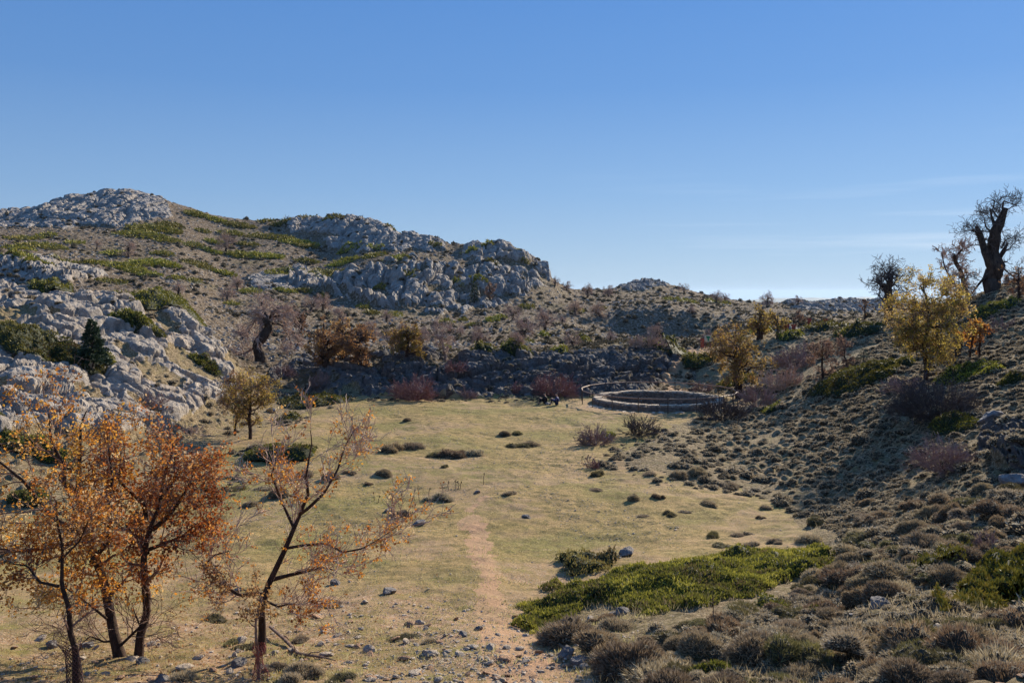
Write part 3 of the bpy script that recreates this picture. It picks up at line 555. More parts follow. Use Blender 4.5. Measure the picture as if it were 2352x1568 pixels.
def tubes(polys, sides, rough=0., g=None):
    """polys: list of (pts (n,3), radii (n,)); grouped by length into continuous tapered tubes"""
    by = {}
    for p, r in polys: by.setdefault(len(p), []).append((p, r))
    VV, QQ, off = [], [], 0
    for n, lst in by.items():
        P = np.array([a[0] for a in lst], float); R = np.array([a[1] for a in lst], float); K = len(lst)
        T = np.gradient(P, axis=1); T /= np.linalg.norm(T, axis=2, keepdims=True) + 1e-9
        ref = np.where(np.abs(T.mean(1, keepdims=True)[..., 2:3]) > .8, [[[1., 0, 0]]], [[[0, 0, 1.]]])
        A = np.cross(T, np.broadcast_to(ref, T.shape)); A /= np.linalg.norm(A, axis=2, keepdims=True) + 1e-9
        B = np.cross(T, A)
        th = np.arange(sides) / sides * 2 * math.pi
        ca, sa = np.cos(th)[None, None, :, None], np.sin(th)[None, None, :, None]
        dirs = A[:, :, None] * ca + B[:, :, None] * sa
        RR = np.repeat(R[:, :, None], sides, 2)
        if rough:
            q = P[:, :, None] + dirs * RR[..., None]
            RR = RR * (1 + rough * (fbm(q[..., 0] * 4 + 9, q[..., 1] * 4, q[..., 2] * 2.2, 3, 5) - .5) * 2)
        V = P[:, :, None] + dirs * RR[..., None]
        VV.append(V.reshape(-1, 3))
        k, i, s = np.meshgrid(np.arange(K), np.arange(n - 1), np.arange(sides), indexing='ij')
        b0 = off + (k * n + i) * sides; s2 = (s + 1) % sides
        QQ.append(np.stack([b0 + s, b0 + s2, b0 + sides + s2, b0 + sides + s], -1).reshape(-1, 4))
        off += K * n * sides
    return (np.concatenate(VV), np.concatenate(QQ)) if VV else (np.zeros((0, 3)), np.zeros((0, 4), int))
def join(*vq):
    V, Q, o = [], [], 0
    for v, q in vq:
        V.append(v); Q.append(np.asarray(q) + o); o += len(v)
    return np.concatenate(V), np.concatenate(Q)
def unit(v): return v / (np.linalg.norm(v) + 1e-9)
def resample(pts, rad, n):
    pts = np.asarray(pts, float); rad = np.asarray(rad, float)
    t = np.concatenate([[0], np.cumsum(np.linalg.norm(np.diff(pts, axis=0), axis=1))])
    u = np.linspace(0, t[-1], n)
    return np.stack([np.interp(u, t, pts[:, k]) for k in range(3)], 1), np.interp(u, t, rad)
def limb(p0, d0, length, r0, n, g, wander=.25, up=.1, r1=.35):
    pts = [np.array(p0, float)]; d = unit(np.array(d0, float)); rs = [r0]
    for i in range(n):
        d = unit(d + g.normal(0, wander, 3) + np.array([0, 0, up]))
        pts.append(pts[-1] + d * length / n); rs.append(r0 * (1 - (1 - r1) * (i + 1) / n))
    return np.array(pts), np.array(rs)
def ramify(parents, g, levels, leaf_at=None):
    """levels: list of (children per parent, length, ratio of radius, segs, wander, up, t0, angle). returns polylines per level"""
    out = [parents]; cur = parents
    for (nc, ln, rr_, sg, wa, up, t0, ang) in levels:
        nxt = []
        for P, R in cur:
            k = nc if isinstance(nc, int) else g.integers(nc[0], nc[1] + 1)
            for _ in range(k):
                t = g.uniform(t0, 1.) * (len(P) - 1); i = min(int(t), len(P) - 2); f = t - i
                p = P[i] * (1 - f) + P[i + 1] * f; r = (R[i] * (1 - f) + R[i + 1] * f)
                d = unit(P[i + 1] - P[i]); s = unit(np.cross(d, g.normal(0, 1, 3)))
                a = g.uniform(.6, 1.2) * ang
                nxt.append(limb(p, d * math.cos(a) + s * math.sin(a), ln * g.uniform(.55, 1.25), min(r * rr_, r * .9), sg, g, wa, up))
        out.append(nxt); cur = nxt
    return out
def build_tree(name, loc, trunkpolys, levels, g, bark, twigmat, leafmat=None, leafsize=.05, leaves_per=3, trunk_sides=9, rough=.12, leaf_where=None, leaf_spread=.06, tl_from=1, nleaf=None, min_r=0.004, leaf_div=7):
    root = empty(name, loc)
    lv = ramify(trunkpolys, g, levels)
    v, q = tubes(lv[0], trunk_sides, rough)
    link("trunk", mesh("trunk", v, Q=q, mats=[bark], smooth=True), root)
    parts = []
    for k, l in enumerate(lv[1:]):
        l = [(p, np.maximum(r, min_r)) for p, r in l]
        parts.append(tubes(l, 5 if k == 0 else (4 if k == 1 else 3)))
    v, q = join(*parts); mi = np.zeros(len(q), int); rnd = g.uniform(0, 1, len(q))
    if leafmat is not None:
        tips = np.array([p[i] for l in lv[-1:] for p, r in l for i in range(1, len(p))])
        if leaf_where is not None: tips = tips[leaf_where(tips, g)]
        if len(tips):
            n = nleaf or int(len(tips) * leaves_per)
            P = tips[g.integers(0, len(tips), max(20, n // leaf_div))][g.integers(0, max(20, n // leaf_div), n)] + g.normal(0, leaf_spread, (n, 3))
            lv_, lq = leaves(P, leafsize, g)
            # colours drift through the crown in clumps
            cl = fbm(P[:, 0] * 1.3, P[:, 1] * 1.3, P[:, 2] * 1.3, 2, 3)
            rl = np.clip(cl * 1.6 - .3 + g.normal(0, .2, n), 0, 1)
            v, q = join((v, q), (lv_, lq)); mi = np.concatenate([mi, np.ones(n, int)]); rnd = np.concatenate([rnd, rl])
            link("crown", mesh("crown", v, Q=q, mats=[twigmat, leafmat], mi=mi, rnd=rnd), root)
            return root
    link("crown", mesh("crown", v, Q=q, mats=[twigmat], mi=mi, rnd=rnd), root)
    return root

bark_dark = M_bark("oak_bark", (.022, .014, .011), (.075, .045, .033))
bark_old = M_bark("old_oak_bark", (.022, .016, .013), (.10, .07, .052), 5)
bark_pale = M_bark("pale_bark", (.12, .07, .05), (.30, .21, .16), 8)
twig_red = M_flat("twig_brown", (.19, .115, .085)); twig_grey = M_flat("twig_grey", (.42, .29, .22)); twig_dark = M_flat("twig_dark", (.10, .075, .065))
leaf_orange = M_leaf("leaf_orange", [(.16, .05, .013), (.36, .105, .016), (.54, .19, .024), (.62, .30, .04), (.56, .43, .25)])
leaf_gold = M_leaf("leaf_gold", [(.10, .07, .02), (.21, .145, .03), (.38, .26, .04), (.34, .17, .04), (.42, .30, .15)])
leaf_brown = M_leaf("leaf_brown", [(.14, .06, .03), (.28, .13, .045), (.38, .20, .06), (.38, .25, .13)])
leaf_rust = M_leaf("leaf_rust", [(.20, .10, .06), (.30, .18, .11), (.34, .22, .14), (.42, .30, .20)])
juni = M_leaf("juniper_green", [(.11, .07, .035), (.05, .05, .010), (.12, .115, .016), (.22, .195, .025), (.36, .30, .05)], .2)
juni_far = M_leaf("juniper_olive", [(.10, .095, .012), (.18, .165, .02), (.27, .23, .03), (.30, .22, .045)], .1)
fir = M_leaf("fir_green", [(.015, .03, .02), (.03, .055, .03), (.06, .09, .045)], .1)
cush = M_leaf("cushion_grey", [(.16, .115, .065), (.30, .225, .135), (.45, .35, .225), (.58, .48, .34)], .18)
cush_gr = M_leaf("cushion_olive", [(.07, .065, .025), (.13, .11, .04), (.19, .16, .06), (.26, .21, .10)], .18)
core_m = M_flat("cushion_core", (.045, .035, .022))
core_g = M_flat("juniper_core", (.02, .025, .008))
red_twig = M_flat("red_twigs", (.24, .125, .11)); mauve_twig = M_flat("mauve_twigs", (.26, .175, .155))
dry_m = M_leaf("dry_grass", [(.32, .25, .13), (.45, .36, .20), (.55, .46, .28)], .35)

# ------------------------------------------------------------------ naming places in words
LAND = [  # landmark points (picture positions) with the words for them
 (560, 1330, "the two orange oaks"), (606, 1400, "the nearly bare oak"), (1150, 1450, "the dirt path"), (1120, 1200, "the faint path"), (1520, 1340, "the big green juniper mat"),
 (1345, 1295, "the small brown juniper hummock"), (2028, 1388, "the grey boulder on the slope"), (1510, 925, "the stone ring"), (1250, 915, "the two crouching people"), (945, 895, "the dark red bush"),
 (1040, 1042, "the long brown heath clump"), (1000, 1145, "the round dark cushion by the stalks"), (1370, 995, "the mauve bush at the meadow edge"), (1695, 900, "the yellow green oak"),
 (2135, 870, "the tall golden oak"), (2150, 930, "the big dark bush on the slope"), (2160, 1030, "the pale mauve bush"), (2320, 1050, "the right hand outcrop"), (2290, 1330, "the green junipers at the right edge"),
 (2140, 1470, "the large round cushion"), (1990, 850, "the bright juniper on the slope"), (1700, 1120, "the shrubby meadow corner"), (1300, 1460, "the dark shrub beside the path"), (1430, 1410, "the white stones in the shrubs"),
 (300, 1500, "the feet of the left oaks"), (700, 1480, "the fallen branch"), (940, 1440, "the stony verge"), (1480, 975, "the bush before the ring"), (1160, 1000, "the brown hummocks"), (2240, 850, "the yellow green juniper uphill"), (1900, 1200, "the right slope foot"), (2330, 750, "the upper right bank"),
]
ORD = ["", "second ", "third ", "fourth ", "fifth ", "sixth ", "seventh ", "eighth ", "ninth ", "tenth ", "eleventh ", "twelfth ", "thirteenth ", "fourteenth ", "fifteenth ", "sixteenth "]
_rank = {}
def relabel(items, noun, adj, group, cat, maxord=16):
    """items: list of (object, px, py, size px); labels count outwards from the nearest landmark"""
    b = {}
    for o, px, py, s in items:
        k = min(range(len(LAND)), key=lambda i: (LAND[i][0] - px) ** 2 + 2.5 * (LAND[i][1] - py) ** 2)
        lx, ly, w = LAND[k]; dx, dy = px - lx, (py - ly) * 1.6
        rel = ("right of" if dx > 0 else "left of") if abs(dx) > abs(dy) else ("below" if dy > 0 else "above")
        b.setdefault((k, rel, adj(o, s)), []).append(((dx * dx + dy * dy), o))
    for (k, rel, ad), l in b.items():
        l.sort(key=lambda t: t[0])
        for i, (_, o) in enumerate(l):
            if i < maxord: lab = f"{ORD[i]}nearest {ad} {noun} {rel} {LAND[k][2]}".replace("second nearest", "second nearest")
            else: lab = f"{ad} {noun} farther out {rel} {LAND[k][2]}"
            tag(o, lab, cat, group)

# ------------------------------------------------------------------ cushion shrubs
def cushion_mesh(seed, n, mats, wob_=.25, ln=.10, w=.009, flat=.62):
    g = np.random.default_rng(seed)
    th = g.uniform(0, 2 * math.pi, n); u = g.uniform(-.12, 1, n); s = np.sqrt(np.clip(1 - u * u, 0, 1))
    N = np.stack([s * np.cos(th), s * np.sin(th), u], 1)
    f = .80 + wob_ * 2 * (fbm(N[:, 0] * 2.2 + seed, N[:, 1] * 2.2, N[:, 2] * 2.2, 3, seed) - .35)
    P = N * f[:, None] * np.array([.5, .5, flat * .5]) 
    V, Q = sprays(P - N * .03, N * np.array([1, 1, 1.2]), g.uniform(.6, 1.2, n) * ln, w, g, .45)
    rnd = np.clip(g.uniform(0, 1, n) * .8 + .2 * (f - .6), 0, 1)
    # dark woody inside
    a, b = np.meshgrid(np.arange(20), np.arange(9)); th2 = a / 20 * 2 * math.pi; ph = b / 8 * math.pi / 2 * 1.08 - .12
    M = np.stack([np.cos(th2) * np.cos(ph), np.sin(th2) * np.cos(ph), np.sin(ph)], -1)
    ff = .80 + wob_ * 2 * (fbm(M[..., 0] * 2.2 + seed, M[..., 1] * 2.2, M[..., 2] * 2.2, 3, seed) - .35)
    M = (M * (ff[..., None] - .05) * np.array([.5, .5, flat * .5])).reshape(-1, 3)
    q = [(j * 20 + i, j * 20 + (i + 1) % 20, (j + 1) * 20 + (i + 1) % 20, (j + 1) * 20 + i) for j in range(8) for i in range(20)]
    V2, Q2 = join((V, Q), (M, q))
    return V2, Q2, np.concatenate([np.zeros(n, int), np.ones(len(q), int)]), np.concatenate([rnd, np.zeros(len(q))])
cush_rd = M_leaf("cushion_rusty", [(.12, .075, .04), (.22, .14, .075), (.34, .23, .13), (.45, .34, .22)], .18)
cush_protos = []
def lobed(seed, lobes, n, wb, fl, ln):
    gg = np.random.default_rng(seed); VV, QQ, MI, RN, off = [], [], [], [], 0
    for k in range(lobes):
        V, Q, mi, rn = cushion_mesh(seed * 7 + k, n // lobes, None, wb, ln * (1 if lobes == 1 else 1.35), .0065 * (1 if lobes == 1 else 1.3), fl)
        s = 1. if lobes == 1 else gg.uniform(.45, .75); a = gg.uniform(0, 6.28); d = 0 if lobes == 1 else gg.uniform(.12, .34)
        VV.append(V * [s, s, s * 1.1] + [d * math.cos(a), d * math.sin(a), 0]); QQ.append(Q + off); off += len(V); MI.append(mi); RN.append(np.clip(rn + gg.normal(0, .08), 0, 1))
    return np.concatenate(VV), np.concatenate(QQ), np.concatenate(MI), np.concatenate(RN)
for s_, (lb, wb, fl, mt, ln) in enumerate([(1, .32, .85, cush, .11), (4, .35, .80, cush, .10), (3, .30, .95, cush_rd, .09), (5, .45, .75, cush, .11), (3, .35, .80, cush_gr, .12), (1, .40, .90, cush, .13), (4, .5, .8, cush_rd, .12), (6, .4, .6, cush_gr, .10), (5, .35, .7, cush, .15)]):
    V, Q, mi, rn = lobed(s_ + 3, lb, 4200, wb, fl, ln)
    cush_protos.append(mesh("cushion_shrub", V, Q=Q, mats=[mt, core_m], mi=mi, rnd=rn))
def slope_n(x, y):
    e = .5; return (gz(x + e, y) - gz(x - e, y)) / (2 * e), (gz(x, y + e) - gz(x, y - e)) / (2 * e)
cush_items = []
def put_cushion(x, y, size, zs=1., idx=None, sink=.06):
    g = rng
    me = cush_protos[idx if idx is not None else int(g.integers(0, len(cush_protos)))]
    z = gz(x, y) - sink * size
    o = link("cushion_shrub", me, None, (x, y, z)); o.scale = (size * g.uniform(.85, 1.25), size * g.uniform(.85, 1.25), size * zs)
    o.rotation_euler = (0, 0, g.uniform(0, 6.28))
    sx, sy = slope_n(x, y); o.rotation_euler = (math.atan(sy) * .7, -math.atan(sx) * .7, o.rotation_euler[2])
    px, py = proj(x, y, z); cush_items.append((o, px, py, size * F / y))
    return o
# single ones that can be seen in the photograph: px, base py, width px
EXPL = [(1395,1292,0), (905,1035,60), (950,1030,50), (1010,1047,60), (1050,1047,70), (1085,1045,50), (1030,1052,40), (1190,1028,50), (1215,1025,45), (1020,1072,24), (1160,1000,26), (1190,998,30), (880,1090,42), (845,1112,24),
 (1005,1152,58), (918,1185,44), (1170,1136,34), (935,968,22), (1455,1148,30), (1515,1143,30), (1370,1092,40), (1475,1186,32), (1535,1183,40), (1570,1178,30), (1627,1162,40), (1370,1126,32), (1640,1232,38), (1662,1255,48), (1725,1253,38), (1700,1232,40), (1722,1228,30),
 (1790,1246,40), (1868,1242,62), (1750,1190,24), (1760,1170,28), (1812,1152,24), (1560,1096,50), (1600,1092,44), (1665,1120,50), (1490,1092,44), (1300,1470,110), (1262,1478,60), (1245,1300,0), (560,1492,70), (745,1395,60), (770,1392,40), (500,1425,50), (532,1480,50), (985,1478,50), (925,1470,60), (690,1475,44), (480,1120,40), (545,1125,50), (575,1162,30),
 (600,1125,46), (640,1140,50), (700,1095,40), (760,1100,40), (800,1088,30), (645,1100,30), (430,1560,80), (700,1560,100), (780,1565,60), (640,1545,60), (2140,1520,150), (2050,1560,120), (1610,1500,110), (1545,1560,160), (1450,1545,170), (1400,1500,120), (1660,1480,90), (1760,1470,110), (1330,1455,90), (1420,1445,80), (1380,1430,70), (1710,1420,90), (1600,1440,90)]
for px, py, w in EXPL:
    if not w: continue
    x, y, z = hit(px, py); put_cushion(x, y, w / F * y, zs=rng.uniform(.6, 1.05))
# the scattered carpet of the slopes: jittered grid in the world, thinned by area
DENSE = [(1500,990),(1640,950),(1740,900),(1900,850),(2000,800),(2100,760),(2250,700),(2352,670),(2700,620),(2700,1900),(1420,1900),(1390,1620),(1480,1450),(1700,1420),(1850,1320),(1960,1290),(1940,1240),(1850,1200),(1760,1150),(1640,1125),(1450,1110),(1370,1060),(1400,1030)]
MIDL = [(430,1075),(540,1005),(640,960),(760,905),(780,925),(700,975),(620,1050),(560,1120),(480,1180),(300,1230),(0,1300),(0,1220),(250,1140)]
LOWL = [(0,1470),(400,1500),(800,1490),(1050,1520),(1100,1600),(1100,1700),(-60,1700),(-60,1470)]
cand = []
yy = 8.5
while yy < 88:
    st = .40 if yy < 30 else .56
    xx = -.72 * yy
    while xx < .86 * yy:
        x = xx + rng.uniform(-.5, .5) * st; y = yy + rng.uniform(-.5, .5) * st
        z = gz(x, y); px, py = proj(x, y, z)
        if -30 < px < 2860 and py < 1650:
            P1 = np.array([px]); P2 = np.array([py]); dn = float(fbm(np.array([x / 3.5]), np.array([y / 3.5]), 0, 3, 55)[0])
            s = rng.gamma(4, .10) * (.85 if y > 26 else 1.2)
            if pip(P1, P2, DENSE)[0]: ok = dn > (.30 if (px > 1800 or py > 1400) else .42)
            elif pip(P1, P2, MIDL)[0]: ok = dn > .52; s *= .9
            elif pip(P1, P2, LOWL)[0]: ok = dn > .60; s *= .7
            elif 95 > y > 66 and 620 < px < 1560: ok = rng.random() < .85 and dn > .38; s *= .85
            elif y > 38 and px < 600 and py < 1000: ok = rng.random() < .3 and dn > .5
            elif px > 1500 and y > 66 and py < 905: ok = dn > .45
            else: ok = False
            if any(abs(px - a) < b and abs(py - c) < d_ for a, c, b, d_ in ((2150, 1030, 0, 0),)): ok = False
            if pip(P1, P2, [(1190,1430),(1300,1375),(1500,1330),(1750,1265),(1920,1262),(1940,1300),(1830,1360),(1600,1410),(1400,1400),(1240,1460)])[0]: ok = False
            if math.hypot(x - RING[0], y - RING[1]) < 7.6: ok = False
            if px < 1200 and abs(px - np.interp(py, [1150,1340,1568], [1090,1125,1180])) < np.interp(py, [1150,1340,1568], [20,40,90]): ok = False
            if ok and dn > 0: cand.append((min(max(s, .16), .95), x, y, px, py))
        xx += st
    yy += st
cand.sort(key=lambda t: (t[3] > 2362, -t[0] / t[2]))
keep = max(0, 296 - len(cush_items))
for s, x, y, px, py in cand[:keep]:
    put_cushion(x, y, s, zs=rng.uniform(.7, 1.1))
rest = cand[keep:9000]
for _ in range(20000):
    y = 8.6 * (90 / 8.6) ** rng.random(); px0 = rng.uniform(1200, 2850); x = (px0 - CX) / F * y; z = gz(x, y); py = HZ - F * z / y
    if py > 1640: continue
    P1, P2 = np.array([px0]), np.array([py])
    if math.hypot(x - RING[0], y - RING[1]) < 7.6: continue
    if not (pip(P1, P2, DENSE)[0] or (px0 > 1500 and y > 66)): continue
    if pip(P1, P2, [(1180,1430),(1300,1345),(1500,1300),(1750,1258),(1920,1255),(1940,1300),(1830,1350),(1600,1410),(1400,1410),(1240,1460)])[0]: continue
    if y < 26 and rng.random() < .6: continue
    if px0 < 1850 and y > 28 and (rng.random() < .62 or float(fbm(np.array([x / 2.2]), np.array([y / 2.2]), 0, 2, 57)[0]) < .5): continue
    rest.append((rng.uniform(.13, .34) if y < 40 else rng.uniform(.2, .6), x, y, px0, py))
open('/tmp/cand.txt','w').write(str(len(cand)))
simple = []
for s_ in range(5):
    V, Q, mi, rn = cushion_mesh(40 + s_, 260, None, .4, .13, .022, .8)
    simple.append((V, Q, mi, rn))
VV, QQ, MI, RN, off = [], [], [], [], 0
for s, x, y, px, py in rest:
    dr_ = rng.normal(0, .16)
    V, Q, mi, rn = simple[int(rng.integers(0, 5))]
    a = rng.uniform(0, 6.28); c_, s__ = math.cos(a), math.sin(a); w = s * rng.uniform(.85, 1.2)
    VV.append(np.stack([(V[:, 0] * c_ - V[:, 1] * s__) * w + x, (V[:, 0] * s__ + V[:, 1] * c_) * s + y, V[:, 2] * s * rng.uniform(.8, 1.1) + gz(x, y) - .03], 1))
    QQ.append(Q + off); off += len(V); MI.append(mi); RN.append(np.clip(rn + dr_, 0, 1))
print("cushions", len(cush_items), "rest", len(rest))
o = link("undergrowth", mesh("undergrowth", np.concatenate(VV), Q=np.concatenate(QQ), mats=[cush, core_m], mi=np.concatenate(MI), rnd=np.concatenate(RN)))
tag(o, "small grey thorny cushions carpeting the slopes and the bank", "undergrowth", kind='stuff')
relabel(cush_items, "cushion shrub", lambda o, s: "big thorny" if s > 75 else ("grey brown thorny" if s > 38 else "small thorny"), "thorny cushion shrubs of the slope and meadow", "shrub")

# ------------------------------------------------------------------ juniper mats
def lumpf(x, y, h):
    s_ = h * 1.1 + .25
    return .35 + 1.9 * np.abs(fbm(x / s_, y / s_, 0, 3, 4) - .34)
def mat_plant(px, py, w, h, height, mats, dens=1.0, name="juniper", rise=None, blade=None, tilt=.6, ragged=.42, seed=None):
    """a spreading evergreen whose outline is about w x h picture units around (px, py); stands on the ground"""
    g = np.random.default_rng(seed if seed is not None else int(px * 7 + py))
    x0, y0, z0 = hit(px, py + h * .45); xt, yt, zt = hit(px, py - h * .15)
    depth = min(max(abs(yt - y0), w / F * y0 * .5), w / F * y0 * (3. if y0 > 120 else 1.6))
    a = w / F * y0 / 2; b = depth / 2; cx, cy = x0, y0 + b
    n = int(min(max(w * h * .19 * .9 * dens, 160), 30000))
    r = np.sqrt(g.uniform(0, 1, n)); th = g.uniform(0, 2 * math.pi, n)
    edge = 1 + ragged * 2 * (fbm(np.cos(th) * 1.7 + px, np.sin(th) * 1.7, 0, 3, 9) - .5)
    lx, ly = r * np.cos(th) * a * edge, r * np.sin(th) * b * edge
    gx = ground(cx + lx, cy + ly)
    top = height * np.sqrt(np.clip(1 - (r * .97) ** 2, 0, 1)) * lumpf(cx + lx, cy + ly, height)
    bl = blade or max(.06, y0 / 870 * 2.6)
    P = np.stack([lx, ly, gx + top - gz(cx, cy)], 1)
    N = np.stack([lx / a * .7, ly / b * .7, np.full(n, tilt)], 1)
    V, Q = sprays(P, N, bl * g.uniform(.6, 1.3, n), bl * .22, g, .5)
    rn = np.clip(g.uniform(0, 1, n) * .6 + (fbm((cx + lx) / height / 1.5, (cy + ly) / height / 1.5, 0, 2, 6) - .3) * .8, 0, 1)
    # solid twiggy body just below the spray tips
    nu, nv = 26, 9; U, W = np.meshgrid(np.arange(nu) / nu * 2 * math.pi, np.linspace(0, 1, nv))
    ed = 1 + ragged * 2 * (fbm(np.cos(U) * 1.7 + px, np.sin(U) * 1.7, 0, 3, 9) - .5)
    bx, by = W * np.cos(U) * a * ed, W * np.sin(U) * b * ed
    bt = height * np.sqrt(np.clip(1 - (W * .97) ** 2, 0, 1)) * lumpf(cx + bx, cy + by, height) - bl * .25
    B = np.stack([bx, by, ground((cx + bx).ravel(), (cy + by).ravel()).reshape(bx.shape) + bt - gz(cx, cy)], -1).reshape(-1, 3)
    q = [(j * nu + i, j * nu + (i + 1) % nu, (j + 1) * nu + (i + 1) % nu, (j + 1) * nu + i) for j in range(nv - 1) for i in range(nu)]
    V2, Q2 = join((V, Q), (B, q))
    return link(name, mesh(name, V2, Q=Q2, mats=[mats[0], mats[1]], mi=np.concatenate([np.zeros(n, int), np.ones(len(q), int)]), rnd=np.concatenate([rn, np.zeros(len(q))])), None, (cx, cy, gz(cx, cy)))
JF = [ # distant hill mats: px, py, w, h
 (440,487,50,14),(480,500,70,10),(540,515,80,12),(600,508,40,8),(330,520,140,18),(375,512,60,14),(300,535,120,14),(370,548,60,12),(430,558,40,9),(520,535,60,12),(590,540,60,10),(640,545,70,12),(490,555,60,9),(545,583,80,14),(600,585,100,14),(560,560,60,8),(460,527,30,8),(480,575,50,9),(680,555,90,12),
 (640,515,50,8),(700,565,60,8),(310,600,80,16),(250,605,90,14),(370,605,80,12),(440,600,80,12),(300,620,60,12),(250,580,60,10),(200,600,50,10),(330,628,60,8),(60,560,100,12),(20,540,50,14),(90,540,40,8),(40,590,120,14),(10,560,40,16),(120,585,40,10),(150,555,40,8),
 (300,658,200,26),(230,640,60,10),(390,635,30,8),(360,580,50,9),(510,625,60,10),(430,640,30,8),(625,625,60,9),(720,620,80,12),(760,628,40,8),(700,600,60,8),(790,600,70,10),(770,610,50,7),(850,588,60,9),(800,575,60,8),(900,583,50,8),(860,570,40,6),(930,590,40,6),
 (650,665,50,9),(690,665,40,9),(560,668,60,10),(740,682,30,7),(520,695,30,6),(870,660,30,8),(940,630,30,8),(1100,640,40,16),(1130,600,30,8),(1200,600,30,6),(1050,650,30,8),(900,502,40,6),(760,500,50,6),(700,497,40,7),(1080,575,40,6),(1120,565,30,5),(1000,565,30,6),
 (830,705,30,7),(850,717,40,8),(900,723,40,8),(1020,740,40,9),(1130,733,36,10),(1150,728,30,8),(1210,705,40,8),(1080,745,20,6),(1060,735,20,5),(1200,783,60,7),(1110,798,60,10),(1185,800,70,10),(1280,795,50,13),(1345,780,24,10),(1340,770,30,8),(1385,708,24,5),(1590,690,80,9),(1660,695,60,6),(1330,715,30,8),(1020,795,26,8),(1760,760,50,8),(1250,770,24,5),(1700,780,30,8)]
jn = []
for (px, py, w, h) in JF:
    o = mat_plant(px, py, w, h * 1.7, .9, (juni_far, core_g), 2.2, "juniper_mat"); jn.append((o, px, py, w))
LAND_FAR = [(270, 470, "the summit cap"), (520, 560, "the lone bare oak on the hill"), (720, 530, "the jagged skyline crest"), (930, 650, "the big fluted cliff"), (300, 655, "the dark flank of the hill"), (110, 620, "the left cliff band"), (650, 640, "the small ribbed slab"),
 (1090, 690, "the dark fir"), (1490, 645, "the flat topped knoll"), (1180, 790, "the round oaks of the hollow"), (850, 560, "the pale upper cliff"), (1320, 770, "the shaded valley side"), (1700, 740, "the far end of the bank"), (420, 600, "the middle of the hillside"), (295, 580, "the bare oak on the left hillside")]
_sv = LAND; LAND = LAND_FAR
relabel(jn, "juniper mat", lambda o, s: "broad olive green" if s > 75 else ("medium olive green" if s > 40 else "small olive green"), "juniper mats on the far hillside", "juniper")
LAND = _sv
JN = [ # near and middle mats: px, py, w, h, height, density, label
 (60,765,260,110,1.0,1.1,"long dark green juniper draped over the left outcrop"),
 (300,735,120,46,.8,1.5,"dark juniper wedged between the pale rock ribs"),
 (465,825,70,40,.7,1.6,"bright green juniper at the foot of the rock ribs"),
 (85,652,80,34,1.6,1.5,"rounded dark juniper standing on the left outcrop crest"),
 (40,1010,200,80,.8,1.0,"olive juniper behind the crown of the left oak"),
 (700,918,170,44,.7,1.4,"green juniper at the far left corner of the meadow"),
 (625,1040,180,54,.7,1.3,"dark green juniper behind the nearly bare oak"),
 (650,960,50,24,.4,1.5,"small green juniper beside the grey stone by the meadow"),
 (40,1140,90,60,.8,1.3,"green juniper at the left edge behind the orange oak"),
 (1535,800,120,28,1.3,1.6,"yellow green juniper on top of the dark bank"),
 (1620,825,90,36,.9,1.5,"dark green juniper beside the footpath behind the ring"),
 (2010,852,200,80,1.1,1.6,"bright green juniper below and left of the golden oak"),
 (2265,846,130,56,.8,1.5,"yellow green juniper uphill of the golden oak"),
 (2320,695,90,40,.9,1.3,"dark green juniper beneath the big dead oak"),
 (2290,715,60,30,.7,1.3,"green juniper below and left of the skyline bank"),
 (2000,752,100,34,.9,1.4,"dark juniper hump on the skyline behind the golden oak"),
 (2225,963,110,60,.6,1.6,"vivid green juniper tucked against the big dark bush"),
 (1780,938,44,14,.4,1.6,"small bright juniper on the slope right of the yellow oak"),
 (1398,998,34,26,.5,2.2,"small dark glossy shrub beside the mauve bush"),
 (1785,1390,80,24,.25,1.4,"low yellow green cushion below the large mat"),
 (1880,1400,70,24,.25,1.4,"low green cushion between the large mat and the boulder"),
 (1650,1540,110,50,.35,1.3,"olive tuft among the cushions at the bottom"),
 (230,815,60,30,.5,1.3,"green growth at the foot of the left fir"),
 (1700,870,90,40,.6,1.2,"green scrub under the yellow green oak"),
 (1920,745,100,22,.8,1.5,"long juniper strip along the skyline left of the slope"),
 (1830,772,60,20,.7,1.5,"juniper beside the red tree guards"),
 (2090,835,40,20,.5,1.3,"small juniper at the foot of the golden oak"),
 (2330,870,60,30,.5,1.3,"small yellow juniper at the right edge uphill"),
]
for (px, py, w, h, ht, dn, lab) in JN:
    tag(mat_plant(px, py, w, h, ht, (juni if py > 700 else juni_far, core_g), dn, "juniper_mat", blade=(.11 if w > 700 else None), tilt=.8), lab, "juniper", "spreading junipers near the meadow")

